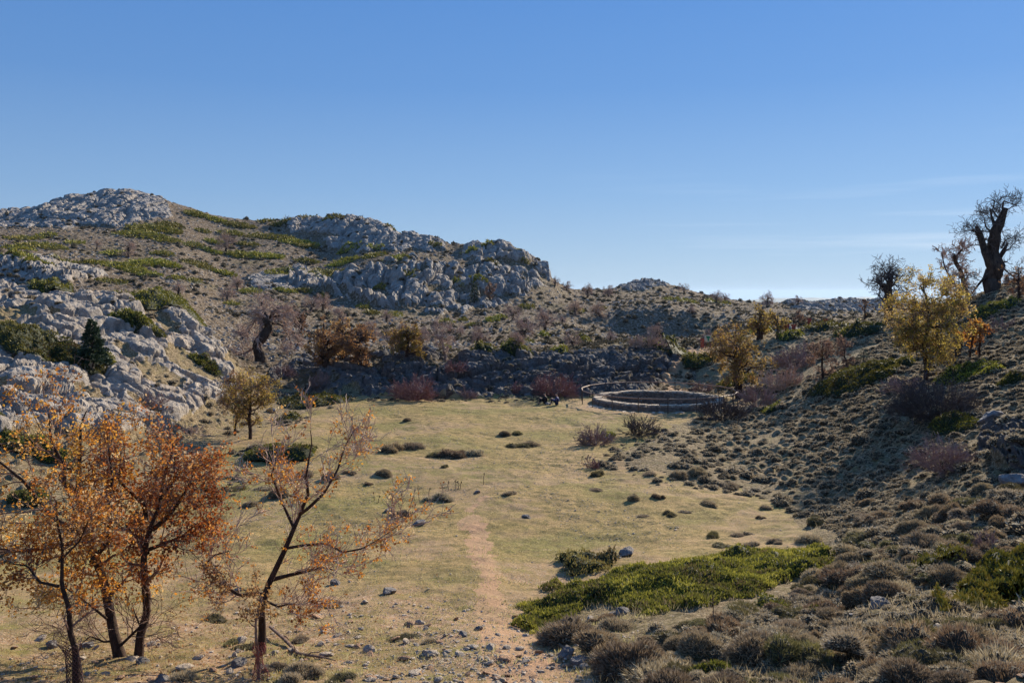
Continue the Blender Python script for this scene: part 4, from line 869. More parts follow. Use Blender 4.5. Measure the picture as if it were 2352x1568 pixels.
def mat_poly(poly, height, n, mats, blade, label, edge=34., seed=0, tilt=1.1, bw=.16):
    g = np.random.default_rng(seed); P_ = np.array(poly, float)
    (x0, y0), (x1, y1) = P_.min(0), P_.max(0)
    def dist(px, py):
        d = np.full(px.shape, 1e9)
        for k in range(len(poly)):
            a, b = P_[k], P_[(k + 1) % len(poly)]; ab = b - a; t = np.clip(((px - a[0]) * ab[0] + (py - a[1]) * ab[1]) / (ab @ ab), 0, 1)
            d = np.minimum(d, np.hypot(px - a[0] - t * ab[0], (py - a[1] - t * ab[1]) * 2.2))
        return np.where(pip(px, py, poly), d, -1)
    m = int(n * 2.6); dlo, dhi = hit((x0 + x1) / 2, y1)[1] * .8, hit((x0 + x1) / 2, y0)[1] * 1.3
    d = dlo * (dhi / dlo) ** g.random(m); px = g.uniform(x0 - 30, x1 + 30, m); x = (px - CX) / F * d; z = ground(x, d); py = HZ - F * z / d
    ds = dist(px + (fbm(x / .9, d / .9, 0, 3, 13) - .5) * 120, py + (fbm(x / .9 + 9, d / .9, 0, 3, 14) - .5) * 44); k = ds > 0
    x, d, z, ds = x[k][:n], d[k][:n], z[k][:n], ds[k][:n]; n = len(x)
    lump = lambda x, y: .15 + 1.5 * np.abs(fbm(x / .8, y / .8, 0, 3, seed + 5) - .36) * 1.6
    top = height * ss(ds, 0, edge) ** .6 * lump(x, d)
    c = np.array([x.mean(), d.mean(), 0]); c[2] = gz(c[0], c[1])
    P = np.stack([x, d, z + top * g.uniform(.75, 1, n)], 1) - c
    V, Q = sprays(P, np.tile([0., -.15, tilt], (n, 1)), blade * g.uniform(.5, 1.3, n), blade * bw, g, .55)
    rn = np.clip(g.uniform(0, 1, n) * .6 + (fbm(x / .9, d / .9, 0, 3, 6) - .32) * 1.2, 0, 1)
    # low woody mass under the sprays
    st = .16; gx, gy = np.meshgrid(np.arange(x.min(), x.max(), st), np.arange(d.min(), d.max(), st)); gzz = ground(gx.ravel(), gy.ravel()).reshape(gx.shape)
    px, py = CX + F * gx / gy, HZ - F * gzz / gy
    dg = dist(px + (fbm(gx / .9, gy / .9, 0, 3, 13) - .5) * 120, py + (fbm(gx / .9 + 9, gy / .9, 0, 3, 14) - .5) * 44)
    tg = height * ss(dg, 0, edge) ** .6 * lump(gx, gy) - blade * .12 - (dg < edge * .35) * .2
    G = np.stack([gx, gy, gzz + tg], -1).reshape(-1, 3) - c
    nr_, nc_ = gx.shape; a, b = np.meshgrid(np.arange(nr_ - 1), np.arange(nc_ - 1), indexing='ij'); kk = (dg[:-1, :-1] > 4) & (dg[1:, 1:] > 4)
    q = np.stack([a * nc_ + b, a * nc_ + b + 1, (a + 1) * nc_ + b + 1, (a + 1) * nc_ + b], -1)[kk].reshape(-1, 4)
    u, inv = np.unique(q, return_inverse=True)
    V2, Q2 = join((V, Q), (G[u], inv.reshape(-1, 4)))
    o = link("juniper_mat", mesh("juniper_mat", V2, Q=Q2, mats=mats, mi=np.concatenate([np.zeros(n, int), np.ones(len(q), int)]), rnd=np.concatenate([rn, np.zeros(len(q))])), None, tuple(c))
    return tag(o, label, "juniper", "spreading junipers near the meadow")
juni_br = M_leaf("juniper_bright", [(.13, .085, .04), (.07, .07, .014), (.15, .14, .02), (.27, .235, .032), (.42, .35, .07)], .25)
hum = M_leaf("hummock_brown", [(.10, .065, .03), (.16, .11, .04), (.20, .16, .04), (.30, .24, .08)], .2)
mat_poly([(1278,1306),(1300,1288),(1340,1272),(1385,1276),(1408,1290),(1400,1306),(1350,1315),(1310,1316)], .5, 6000, (hum, core_g), .11, "brown green heath hummock just above the large green mat", seed=4, edge=22, tilt=.9)
BIG = [(1180,1415),(1215,1372),(1290,1345),(1360,1335),(1430,1308),(1520,1300),(1640,1288),(1760,1262),(1860,1258),(1925,1275),(1935,1300),(1880,1325),(1830,1330),(1780,1355),(1700,1380),(1600,1400),(1520,1408),(1440,1400),(1380,1395),(1330,1415),(1270,1438),(1215,1455)]
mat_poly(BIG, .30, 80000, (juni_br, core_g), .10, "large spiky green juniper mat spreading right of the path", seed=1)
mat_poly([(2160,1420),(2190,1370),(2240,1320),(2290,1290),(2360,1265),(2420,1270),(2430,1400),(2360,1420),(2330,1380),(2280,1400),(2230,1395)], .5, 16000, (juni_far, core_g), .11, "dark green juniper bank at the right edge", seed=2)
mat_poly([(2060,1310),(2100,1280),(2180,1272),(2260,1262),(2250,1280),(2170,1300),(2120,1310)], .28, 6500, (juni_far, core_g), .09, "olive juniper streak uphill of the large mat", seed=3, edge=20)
# ------------------------------------------------------------------ trees
def W3(d, z0y=None):
    """maps picture points to world offsets from the base at depth d"""
    pass
def pix_path(base, pts, radii, depth_jit=0., g=None):
    """picture polyline -> local polyline; base is the world foot of the tree"""
    bx, by, bz = base; out = []; y = by
    for i, (px, py) in enumerate(pts):
        dy = 0 if i == 0 or g is None else g.normal(0, depth_jit)
        out.append(((px - CX) / F * by - bx, dy + (out[-1][1] if out else 0) * .7, -(py - HZ) / F * by - bz))
    return resample(out, radii, max(6, len(pts) * 3))
g = np.random.default_rng(11)
def foot(px, py): 
    x, y, z = hit(px, py); return np.array([x, y, z - .03])
# left oak
b = foot(278, 1507)
tr = [pix_path(b, [(278,1515),(262,1460),(243,1410),(218,1326),(196,1251),(184,1187),(181,1137),(181,1038),(184,975),(192,945)], [.12,.095,.085,.078,.07,.06,.048,.034,.022,.01], .12, g),
      pix_path(b, [(181,1137),(164,1100),(144,1068),(119,1020),(107,985),(108,950)], [.055,.05,.04,.03,.02,.01], .15, g),
      pix_path(b, [(190,1225),(164,1212),(119,1187),(74,1147),(50,1107),(0,1063),(-50,1040)], [.05,.048,.042,.035,.03,.02,.012], .15, g),
      pix_path(b, [(192,1240),(120,1255),(50,1258),(-30,1250)], [.045,.035,.025,.012], .1, g),
      pix_path(b, [(210,1290),(255,1240),(280,1170),(285,1080),(270,980)], [.05,.04,.03,.02,.01], .2, g),
      pix_path(b, [(245,1420),(215,1385),(180,1350),(160,1342)], [.025,.02,.014,.008], .1, g),
      pix_path(b, [(262,1470),(235,1478),(205,1462),(190,1475)], [.025,.02,.014,.008], .1, g),
      pix_path(b, [(268,1490),(320,1440),(300,1400)], [.03,.02,.01], .1, g)]
lw = lambda t, g_: g_.random(len(t)) < np.clip(1.4 - t[:, 2] / 6.5, .35, 1) * (t[:, 2] > 1.1)
tag(build_tree("oak_tree", b, tr, [(9, .95, .45, 5, .25, .06, .2, .9), (5, .5, .55, 4, .28, .05, .2, .8), (5, .26, .6, 3, .3, .04, .15, .8)], g, bark_dark, twig_red, leaf_orange, .062, 2, leaf_where=lw, nleaf=7600, leaf_spread=.06),
    "leaning forked oak with rusty leaves, leftmost of the foreground pair", "tree", "young oaks in the foreground")
b = foot(318, 1507)
tr = [pix_path(b, [(318,1515),(322,1460),(332,1410),(335,1336),(337,1276),(350,1217),(365,1157),(367,1085),(387,1030),(392,1005)], [.10,.078,.07,.066,.058,.048,.038,.03,.02,.01], .12, g),
      pix_path(b, [(345,1235),(310,1170),(285,1100),(280,1030)], [.05,.04,.025,.01], .2, g),
      pix_path(b, [(352,1215),(395,1180),(430,1130),(452,1080)], [.05,.04,.025,.01], .2, g),
      pix_path(b, [(340,1262),(385,1245),(420,1230),(455,1200)], [.04,.03,.02,.01], .2, g),
      pix_path(b, [(365,1150),(395,1100),(415,1060),(430,1030)], [.035,.03,.02,.01], .2, g),
      pix_path(b, [(340,1270),(300,1250),(270,1215)], [.035,.025,.012], .2, g)]
tag(build_tree("oak_tree", b, tr, [(10, .68, .5, 5, .25, .08, .2, .9), (5, .42, .55, 4, .28, .06, .2, .8), (5, .28, .6, 3, .3, .05, .15, .8)], g, bark_dark, twig_red, leaf_orange, .062, 2, leaf_where=lambda t, g_: t[:, 2] > 1.5, nleaf=9000, leaf_spread=.07),
    "upright oak with the densest bright orange leaves, second from left in the foreground", "tree", "young oaks in the foreground")
b = foot(600, 1502)
tr = [pix_path(b, [(600,1510),(601,1450),(605,1385),(620,1336),(650,1271),(675,1212),(705,1137),(706,1090),(710,1060),(713,1020),(718,985)], [.10,.072,.062,.055,.05,.043,.032,.024,.018,.012,.008], .12, g),
      pix_path(b, [(690,1180),(715,1160),(749,1127),(775,1080),(789,1028),(815,985)], [.034,.032,.026,.02,.014,.008], .15, g),
      pix_path(b, [(603,1400),(596,1371),(546,1372),(501,1346),(471,1321),(470,1296),(496,1271),(530,1262)], [.04,.04,.032,.028,.024,.02,.015,.008], .12, g),
      pix_path(b, [(660,1258),(700,1248),(744,1252),(794,1259),(840,1250),(868,1242),(900,1218),(918,1202)], [.03,.026,.022,.018,.015,.012,.009,.006], .15, g),
      pix_path(b, [(622,1331),(660,1325),(695,1316),(739,1306),(775,1310)], [.045,.035,.03,.02,.01], .15, g),
      pix_path(b, [(675,1212),(640,1160),(625,1090),(635,1040)], [.03,.025,.018,.01], .2, g),
      pix_path(b, [(608,1378),(640,1390),(670,1385),(690,1398)], [.025,.02,.014,.007], .1, g)]
lw3 = lambda t, g_: (g_.random(len(t)) < .5)
tag(build_tree("oak_tree", b, tr, [(9, .8, .4, 5, .22, .12, .2, .8), (5, .45, .55, 4, .22, .12, .2, .75), (4, .28, .6, 3, .25, .06, .15, .7)], g, bark_dark, twig_grey, leaf_orange, .055, 2, leaf_where=lw3, nleaf=3600, leaf_spread=.04, min_r=.005),
    "nearly bare oak with pale twigs and a long drooping right branch", "tree", "young oaks in the foreground")
b = foot(176, 1575)
tr = [pix_path(b, [(176,1585),(168,1500),(159,1450),(154,1400),(136,1346),(132,1261),(127,1202),(122,1150)], [.07,.05,.042,.036,.032,.024,.016,.008], .06, g),
      pix_path(b, [(136,1346),(100,1330),(60,1300),(20,1290)], [.025,.02,.014,.008], .15, g), pix_path(b, [(134,1290),(170,1250),(200,1200)], [.02,.014,.008], .15, g)]
sap1 = build_tree("oak_sapling", b, tr, [(9, .62, .5, 4, .25, .03, .3, 1.0), (5, .34, .55, 3, .3, .02, .2, .8), (3, .18, .6, 2, .3, .02, .2, .8)], g, bark_dark, twig_red, leaf_orange, .058, 2, leaf_where=lambda t, g_: t[:, 2] > 1.25, nleaf=3200, leaf_spread=.06)
tag(sap1, "slim oak sapling rising out of a dark mesh guard, bottom left corner", "tree", "guarded saplings in the foreground")
b2 = foot(595, 1560)
tr = [pix_path(b2, [(595,1570),(590,1500),(588,1470),(587,1430),(592,1400),(601,1380),(590,1350)], [.035,.026,.024,.02,.018,.014,.01], .03, g), pix_path(b2, [(601,1382),(570,1362),(540,1350),(515,1330)], [.014,.012,.009,.005], .1, g)]
sap2 = build_tree("oak_sapling", b2, tr, [(7, .38, .5, 4, .3, 0, .45, .9), (4, .2, .6, 3, .3, 0, .2, .8)], g, bark_pale, twig_red, leaf_brown, .05, 2, leaf_where=lambda t, g_: t[:, 2] > 1.0, nleaf=900, leaf_spread=.05)
tag(sap2, "thin pale sapling with a brown leaf tuft in front of the bare oak", "tree", "guarded saplings in the foreground")
# mesh guards: netting tubes built as diagonal wires
m_net = M_flat("guard_netting", (.30, .075, .055), .6, .2); m_net_d = M_flat("guard_netting_dark", (.10, .05, .045), .6, .2); m_post = M_flat("guard_red", (.22, .075, .05), .8, .3)
def guard(base, prof, name_label, m, n=16, rows_=22, wire=.004):
    """prof: (height, radius, lean x)"""
    hs_, rs_, lx_ = zip(*prof); segs = []
    hh = np.linspace(hs_[0], hs_[-1], rows_)
    R = np.interp(hh, hs_, rs_); X0 = np.interp(hh, hs_, lx_); r = np.random.default_rng(5)
    Rj = R[:, None] * (1 + .25 * (r.random((rows_, n)) - .5))
    for s in (1, -1):
        for k in range(n):
            idx = (k + s * np.arange(rows_) * .5)
            th = idx / n * 2 * math.pi
            segs.append((np.stack([X0 + R * np.cos(th) * (1 + .1 * np.sin(hh * 17 + k)), R * np.sin(th), hh], 1), np.full(rows_, wire)))
    v, q = tubes(segs, 3)
    return tag(link("tree_guard", mesh("tree_guard", v, Q=q, mats=[m]), None, base), name_label, "tree guard", "mesh guards round the saplings")
guard(b, [(0, .12, -.02), (.3, .11, -.04), (.55, .10, -.07), (.66, .14, -.09), (.75, .20, -.12)], "dark brown mesh guard round the sapling in the bottom left corner", m_net_d, 14, 22, .005)
guard(b2, [(0, .16, .05), (.12, .13, .03), (.3, .06, 0), (.42, .05, 0), (.52, .11, 0), (.62, .09, 0)], "crumpled red mesh guard at the foot of the thin sapling", m_net, 12, 20, .0035)
# fallen branch and dead sticks
def ground_stick(pts, rad, label, m=bark_pale, name="fallen_branch"):
    P = []
    for i, (px, py, h) in enumerate(pts):
        x, y, z = hit(px, py); P.append((x, y, z + h))
    o0 = np.array(P[0]); p, r = resample(np.array(P) - o0, rad, 14)
    lv = ramify([(p, r)], g, [(5, .35, .5, 4, .3, 0, .2, .8)])
    v, q = join(tubes(lv[0], 7, .1), tubes(lv[1], 4))
    return tag(link(name, mesh(name, v, Q=q, mats=[m]), None, o0), label, "branch")
ground_stick([(620,1452,.12), (655,1478,.08), (685,1507,.04), (740,1512,.04), (770,1520,.03)], [.03,.035,.03,.02,.01], "broken dead branch lying right of the bare oak's foot")
# mid distance leafy trees
def px_tree(name, px, py, height_px, width_px, g, leafmat, n1, n2, nleaf, lsz, label, bark=bark_dark, twig=twig_red, trunk_frac=.3, group="autumn oaks round the meadow", lean=0., rt=None, lev3=True, where=None, droop=.05):
    b = foot(px, py); k = b[1] / F; H = height_px * k * .97; Wd = width_px * k * .76; r0 = rt or H * .035
    tf = trunk_frac
    main = resample([(0, 0, -.1), (lean * H * .3, 0, H * tf), (lean * H * .7, .1, H * .6), (lean * H, 0, H * .93)], [r0 * 1.25, r0, r0 * .55, r0 * .15], 12); main[0][3:] += np.cumsum(g.normal(0, .014, (9, 3)) * H, 0) * [1, 1, .3]
    tr = [main]
    for i in range(n1):
        a = i / n1 * 2 * math.pi + g.uniform(-.4, .4); t = g.uniform(tf, .90); p = main[0][int(t * 11)]
        rad = Wd * .5 * math.sin(math.pi * min(.98, max(.12, (t - tf * .6) / (1 - tf * .55)))) ** .6 * g.uniform(.7, 1.)
        up_ = g.uniform(.12, .45)
        tip = p + np.array([math.cos(a) * rad, math.sin(a) * rad, rad * up_ + H * .04])
        mid = (p + tip) / 2 + g.normal(0, .045, 3) * H + np.array([0, 0, H * .01]); tip = tip + g.normal(0, .03, 3) * H
        tr.append(resample([p, mid, tip], [r0 * .42, r0 * .26, r0 * .08], 7)); tr[-1][0][1:-1] += g.normal(0, .012, (5, 3)) * H
    sc1 = max(Wd, H * .5)
    levs = [(n2, sc1 * .25, .55, 4, .3, droop, .15, .95), (5, sc1 * .13, .6, 3, .3, droop, .2, .8)]
    if lev3: levs.append((3, sc1 * .07, .6, 2, .3, 0, .2, .8))
    t_ = build_tree(name, b, tr, levs, g, bark, twig, leafmat, lsz, 2, nleaf=nleaf, leaf_spread=sc1 * .02, leaf_div=4, min_r=.35 * k, leaf_where=where)
    return tag(t_, label, "tree", group)
T = px_tree
T("oak_tree", 1697, 915, 165, 175, g, leaf_gold, 12, 6, 8500, .115, "yellow green oak with dark trunk standing right beside the stone ring", trunk_frac=.24, rt=.24)
T("oak_tree", 2128, 872, 248, 205, g, leaf_gold, 22, 8, 20000, .085, "tall golden oak with a bare dark stem halfway up the right slope", trunk_frac=.28, rt=.12)
T("oak_tree", 575, 1008, 165, 150, g, leaf_gold, 13, 7, 7000, .08, "golden brown oak behind the orange trees below the outcrop", trunk_frac=.3, rt=.09)
T("oak_tree", 540, 1000, 150, 90, g, leaf_brown, 10, 6, 2600, .07, "thin brownish oak left of the golden brown one", trunk_frac=.3, rt=.06)
T("oak_tree", 1890, 872, 95, 100, g, leaf_rust, 9, 5, 2600, .075, "small pinkish orange oak among bushes between the two big oaks", trunk_frac=.15, rt=.08)
T("oak_tree", 1945, 850, 80, 80, g, leaf_rust, 8, 5, 900, .07, "half bare pink twigged oak right of the small orange one", trunk_frac=.15, rt=.06)
T("oak_tree", 1745, 780, 75, 90, g, leaf_gold, 10, 5, 2600, .14, "yellowish oak with ivy dark trunk on the skyline behind the ring tree", trunk_frac=.3, rt=.3)
T("oak_tree", 1785, 778, 60, 70, g, leaf_gold, 8, 5, 1500, .13, "low yellow crown just right of the ivy dark trunk", trunk_frac=.2, rt=.12)
T("oak_tree", 2228, 828, 110, 60, g, leaf_orange, 7, 5, 1500, .075, "slender orange oak with two thin stems right of the golden oak", trunk_frac=.45, rt=.05)
T("oak_tree", 2250, 822, 95, 60, g, leaf_orange, 7, 5, 900, .07, "thin reddish sapling at the far right of the golden oak", trunk_frac=.45, rt=.05)
T("oak_tree", 1986, 738, 55, 34, g, leaf_brown, 5, 4, 240, .08, "thin dark stemmed sapling on the skyline left of the golden oak", trunk_frac=.4, rt=.07)
T("oak_tree", 1835, 750, 40, 50, g, leaf_rust, 6, 4, 350, .1, "small pinkish oak behind the red tree guards", trunk_frac=.25, rt=.08)
T("oak_tree", 2205, 700, 80, 110, g, leaf_rust, 9, 5, 1500, .09, "rusty low oak crown at the foot of the dead oaks", trunk_frac=.2, rt=.1)
T("oak_tree", 2340, 690, 90, 100, g, leaf_brown, 9, 5, 1300, .09, "brown leaved oak at the right edge beside the big dead oak", trunk_frac=.2, rt=.1)
T("oak_tree", 750, 838, 108, 120, g, leaf_brown, 12, 6, 3300, .15, "broad rusty brown oak, left one of the thick clump beyond the bank", trunk_frac=.12, rt=.35, group="autumn oaks beyond the bank")
T("oak_tree", 825, 834, 86, 110, g, leaf_brown, 12, 6, 3100, .15, "bright orange brown oak, right one of the thick clump beyond the bank", trunk_frac=.12, rt=.3, group="autumn oaks beyond the bank")
T("oak_tree", 790, 822, 92, 90, g, leaf_brown, 10, 5, 1600, .15, "taller faded oak behind the thick rusty clump", trunk_frac=.15, rt=.3, group="autumn oaks beyond the bank")
T("oak_tree", 935, 822, 62, 115, g, leaf_gold, 12, 6, 4200, .14, "low spreading yellow green oak beyond the bank", trunk_frac=.08, rt=.15, group="autumn oaks beyond the bank")
T("oak_tree", 1125, 690, 0.1 + 46, 36, g, leaf_rust, 8, 5, 900, .3, "pink brown oak growing in the cliff beside the dark fir", trunk_frac=.15, rt=.25, group="autumn oaks beyond the bank")
T("oak_tree", 690, 766, 52, 46, g, leaf_brown, 9, 5, 1100, .17, "small round orange oak right of the big twisted oak", trunk_frac=.3, rt=.3, group="autumn oaks beyond the bank")

# gnarled bare oaks: a few kinds, then copies
def bare_oak(seed, H, spread, fork=False, n=16, depthk=.1, tilt=0., twk=1., leaf=None, nleaf=600):
    g = np.random.default_rng(seed); r0 = H * .075; root_tr = []
    top = .38 if not fork else .5
    main = resample([(0, 0, -H * .03), (tilt * H * .25, 0, H * .15), (tilt * H * .6 + g.normal(0, .02) * H, 0, H * top)], [r0 * 1.35, r0 * .85, r0 * .8], 8)
    root_tr.append(main)
    for i in range(n):
        a = i / n * 6.28 + g.uniform(-.3, .3); el = g.uniform(-.1, 1.2); Lb = spread * H * g.uniform(.35, .55)
        p = main[0][g.integers(4, 8)]; d = np.array([math.cos(a) * math.cos(el), math.sin(a) * math.cos(el), math.sin(el)])
        pts, rs = limb(p, d, Lb, r0 * g.uniform(.2, .4), 6, g, .28, .04, .2)
        root_tr.append((pts, rs))
    lv = ramify(root_tr, g, [(5, H * .2, .5, 4, .3, .03, .3, .8), (4, H * .13, .6, 3, .35, .0, .2, .9), (3, H * .08, .6, 2, .35, -.02, .2, .9)])
    v, q = tubes(lv[0], 8, .3); tme = mesh("trunk", v, Q=q, mats=[bark_old], smooth=True)
    parts = [tubes([(p, np.maximum(r, H * .0038 * twk)) for p, r in l], 3) for l in lv[1:]]
    v, q = join(*parts); mi = np.zeros(len(q), int); rn = g.uniform(0, 1, len(q)); mats = [twig_grey]
    if leaf is not None:
        tips = np.array([p[-1] for p, r in lv[-1]]); P = tips[g.integers(0, len(tips), nleaf)] + g.normal(0, H * .02, (nleaf, 3))
        lv_, lq = leaves(P, H * .035, g); v, q = join((v, q), (lv_, lq)); mi = np.concatenate([mi, np.ones(nleaf, int)]); rn = np.concatenate([rn, g.uniform(0, 1, nleaf)]); mats.append(leaf)
    return tme, mesh("crown", v, Q=q, mats=mats, mi=mi, rnd=rn)
kinds = [bare_oak(101, 5, 1.1), bare_oak(102, 5, 1.25, tilt=.3), bare_oak(103, 5, .9, True, tilt=-.25), bare_oak(104, 5, 1.0, n=12, tilt=.5, leaf=leaf_rust, nleaf=700), bare_oak(105, 5, .7, True, n=9, tilt=.15)]
OAKS = [ # px, base py, height px, kind, words
 (520,578,48,0,"lone bare oak standing high on the scree between juniper mats"),(295,592,44,2,"small bare oak on the juniper covered left hillside"),(222,573,26,4,"tiny dead snag on the upper left hillside"),(522,692,42,1,"bare oak left of the small ribbed slab"),(545,665,34,0,"faint bare oak just above the ribbed slab's left end"),(408,680,38,4,"pale leaning dead trunk beside the dark juniper flank"),
 (712,716,46,1,"spreading bare oak, left of a pair under the small slab"),(742,716,44,0,"rounded bare oak, right of a pair under the small slab"),(778,745,44,2,"grey bare oak below the left end of the big cliff"),(850,778,48,2,"upright bare oak behind the rusty clump"),(886,742,36,4,"short dead oak under the foot of the big cliff"),(1002,768,42,4,"ivy covered dead trunk in the middle of the hollow"),
 (1094,792,50,1,"wide spreading bare oak above the yellow green oak's right"),(1178,806,46,3,"squat brownish oak right of centre in the hollow"),(1204,785,62,0,"larger grey oak behind the squat brownish one"),(1252,762,56,0,"grey oak on the stony slope below the cliff's right end"),(1180,735,40,1,"grey oak directly below the fir cliff"),(1322,724,42,3,"rusty bare oak at the left edge of the shaded valley"),
 (1382,730,44,3,"bare oak standing against the shaded valley side"),(1318,800,42,1,"grey oak beside a round juniper in the valley bottom"),(1512,795,55,2,"dark gnarled oak on the bank above the ring"),(1274,655,26,4,"tiny tree on the skyline at the end of the cliff"),(1303,668,26,1,"bare oak on the saddle just right of the cliff"),(1350,682,32,0,"rounded bare oak in the middle of the saddle"),(1398,682,30,1,"bare oak at the foot of the far knoll"),
 (1572,672,24,1,"small oak on the right flank of the far knoll"),(1645,695,30,0,"oak on the skyline right of the far knoll"),(1665,692,22,1,"tiny oak beside the skyline oak right of the knoll"),(1762,706,38,0,"round grey oak on the skyline behind the ring tree"),(1832,698,22,1,"tiny oak on the low rocky skyline ridge"),(640,740,34,0,"grey oak behind the crown of the big twisted oak"),(560,780,40,1,"faint bare oak left of the big twisted oak"),
 (965,800,46,0,"pale bare oak just right of the yellow green oak"),(900,795,44,1,"grey crown rising behind the yellow green oak"),(1400,790,34,4,"narrow yellowish tree at the foot of the shaded valley"),(1460,800,30,1,"pale bare scrub oak on the bank left of the juniper"),(1245,735,26,4,"small dead snag on the rocks below the cliff"),(1590,720,22,1,"small shrubby oak on the shaded valley rim"),
 (1290,745,24,4,"small dead stump on the slope left of the shaded valley"),(925,770,30,2,"small grey oak halfway up the hollow"),(1060,770,26,1,"little bare oak behind the spreading one"),(680,800,40,2,"grey oak between the big twisted oak and the rusty clump")]
for (px, py, h, kd, lab) in OAKS:
    bs = foot(px, py); s = h / F * bs[1] / 5.0
    r = empty("bare_oak", bs, g.uniform(0, 6.28) if kd != 4 else g.uniform(-.6, .6), s)
    link("trunk", kinds[kd][0], r); link("crown", kinds[kd][1], r)
    tag(r, lab, "tree", "bare old oaks on the hillside")
# big twisted oak
def snag(px, py, paths, radii, levels, label, nm="old_oak", bark=bark_old, twig=twig_dark, jit=.25, leafmat=None, nleaf=0, lsz=.08, grp=None, rough=.3, sides=14, seed=3, keep_top=None, min_r=.012):
    g = np.random.default_rng(seed); b = foot(px, py)
    tr = [pix_path(b, p, r, jit, g) for p, r in zip(paths, radii)]
    return tag(build_tree(nm, b, tr, levels, g, bark, twig, leafmat, lsz, 2, nleaf=nleaf or None, trunk_sides=sides, rough=rough, min_r=min_r), label, "tree", grp)
bx_ = foot(604, 832)[1] / F
R_ = lambda *a: [v * bx_ for v in a]
snag(604, 832, [[(602,840),(600,815),(592,790),(612,770),(622,750),(618,735),(612,715)], [(616,740),(626,722),(640,706)], [(614,728),(602,712),(598,695)], [(618,742),(645,745),(662,770),(668,795)], [(596,792),(580,800),(560,812),(545,815)], [(616,735),(590,730),(575,750),(568,770)], [(618,730),(650,722),(668,735)]],
     [R_(15,12,10,12,9,8,5), R_(5,4,2), R_(5,4,2), R_(3,2.4,1.6,.8), R_(3,2.4,1.6,.8), R_(3,2.2,1.6,.8), R_(3,2,1)], [(11, 1.6, .5, 5, .3, -.02, .3, .9), (5, 1.0, .6, 4, .3, -.12, .2, .8), (4, .6, .6, 3, .3, -.12, .2, .8)],
     "big twisted old oak with writhing trunk and drooping bare twigs beyond the outcrop", twig=twig_grey, seed=8, min_r=.016, nleaf=0)
k_ = foot(2280, 672)[1] / F; R_ = lambda *a: [v * k_ * .74 for v in a]
snag(2280, 672, [[(2282,690),(2282,665),(2284,640),(2288,610),(2285,580),(2284,555),(2288,530),(2296,505),(2302,478)], [(2280,620),(2268,590),(2260,565),(2255,540),(2247,518)], [(2290,600),(2300,575),(2303,560)], [(2286,520),(2284,500),(2282,478)], [(2300,610),(2320,622),(2345,640),(2370,650)], [(2275,625),(2255,650),(2240,670)], [(2292,500),(2280,482),(2283,462)], [(2302,480),(2305,462),(2335,472)], [(2254,536),(2232,528),(2215,530)], [(2288,545),(2270,520),(2262,500)], [(2300,570),(2312,550),(2330,545)]],
     [R_(30,24,26,22,18,17,15,12,7), R_(14,12,10,9,6), R_(8,6,3), R_(6,4,2), R_(4,2.6,1.6,1.0), R_(6,3.5,1.6), R_(3,2,1), R_(3,2,1), R_(4,2.4,1), R_(4,2.4,1), R_(3,2,1)],
     [(8, 1.2, .26, 5, .35, .08, .35, 1.0), (5, .75, .5, 4, .35, .03, .2, .9), (4, .4, .6, 3, .35, .02, .2, .9)], "huge black ivy clad dead oak with forked top on the right skyline", grp="dead oaks on the right skyline", seed=21, rough=.35, min_r=.012)
k_ = foot(2040, 740)[1] / F; R_ = lambda *a: [v * k_ for v in a]
snag(2040, 740, [[(2040,742),(2037,690),(2034,665),(2036,645),(2042,628)], [(2034,662),(2026,650),(2014,648)], [(2037,640),(2044,626),(2050,618)], [(2036,650),(2050,650),(2060,660)]],
     [R_(10,8.5,8,6,3.5), R_(5,4,2), R_(3,2,1), R_(3,2,1)], [(11, 1.5, .4, 5, .3, .06, .3, 1.), (5, .8, .5, 4, .3, .02, .2, .9), (4, .5, .6, 3, .3, 0, .2, .9)], "smaller dark dead oak on the skyline left of the golden oak", grp="dead oaks on the right skyline", seed=22, min_r=.015, twig=twig_dark)
k_ = foot(2205, 690)[1] / F; R_ = lambda *a: [v * k_ for v in a]
snag(2205, 690, [[(2225,690),(2215,650),(2208,620),(2195,600),(2185,585)], [(2195,602),(2200,585),(2205,572)], [(2222,680),(2190,650),(2172,610),(2168,580)]],
     [R_(5,5,4.5,5,3), R_(4,2.5,1.5), R_(3,2.4,1.6,.8)], [(12, 1.2, .4, 5, .3, .05, .2, 1.), (5, .62, .5, 4, .3, .03, .2, .9), (4, .36, .6, 3, .3, 0, .2, .9)], "grey feathery bare oak between the two dead skyline oaks", grp="dead oaks on the right skyline", seed=23, twig=twig_grey, min_r=.026)
k_ = foot(1022, 828)[1] / F; R_ = lambda *a: [v * k_ for v in a]
snag(1024, 828, [[(1024,835),(1022,815),(1018,795),(1012,775)], [(1016,790),(1004,770),(996,760)], [(1013,778),(1024,765),(1034,755)]], [R_(3.5,3,2.6,2), R_(1.8,1.2,.6), R_(1.8,1.2,.6)],
     [(10, 1.0, .5, 5, .3, .03, .3, 1.), (5, .6, .5, 4, .3, -.02, .2, .9), (4, .35, .6, 3, .3, 0, .2, .9)], "slim bare oak with reddish trunk at the near edge of the hollow", bark=bark_pale, twig=twig_grey, grp=None, seed=25, jit=.1)
k_ = foot(2200, 830)[1] / F; R_ = lambda *a: [v * k_ for v in a]
snag(2198, 826, [[(2198,832),(2200,800),(2202,780),(2202,768)]], [R_(8,7,8,7)], [(6, .3, .3, 3, .3, .05, .7, 1.), (3, .2, .5, 3, .3, 0, .2, .9)], "thick black stump with a few red leaves right of the golden oak", nm="tree_stump", leafmat=leaf_orange, nleaf=260, seed=26, jit=.02)
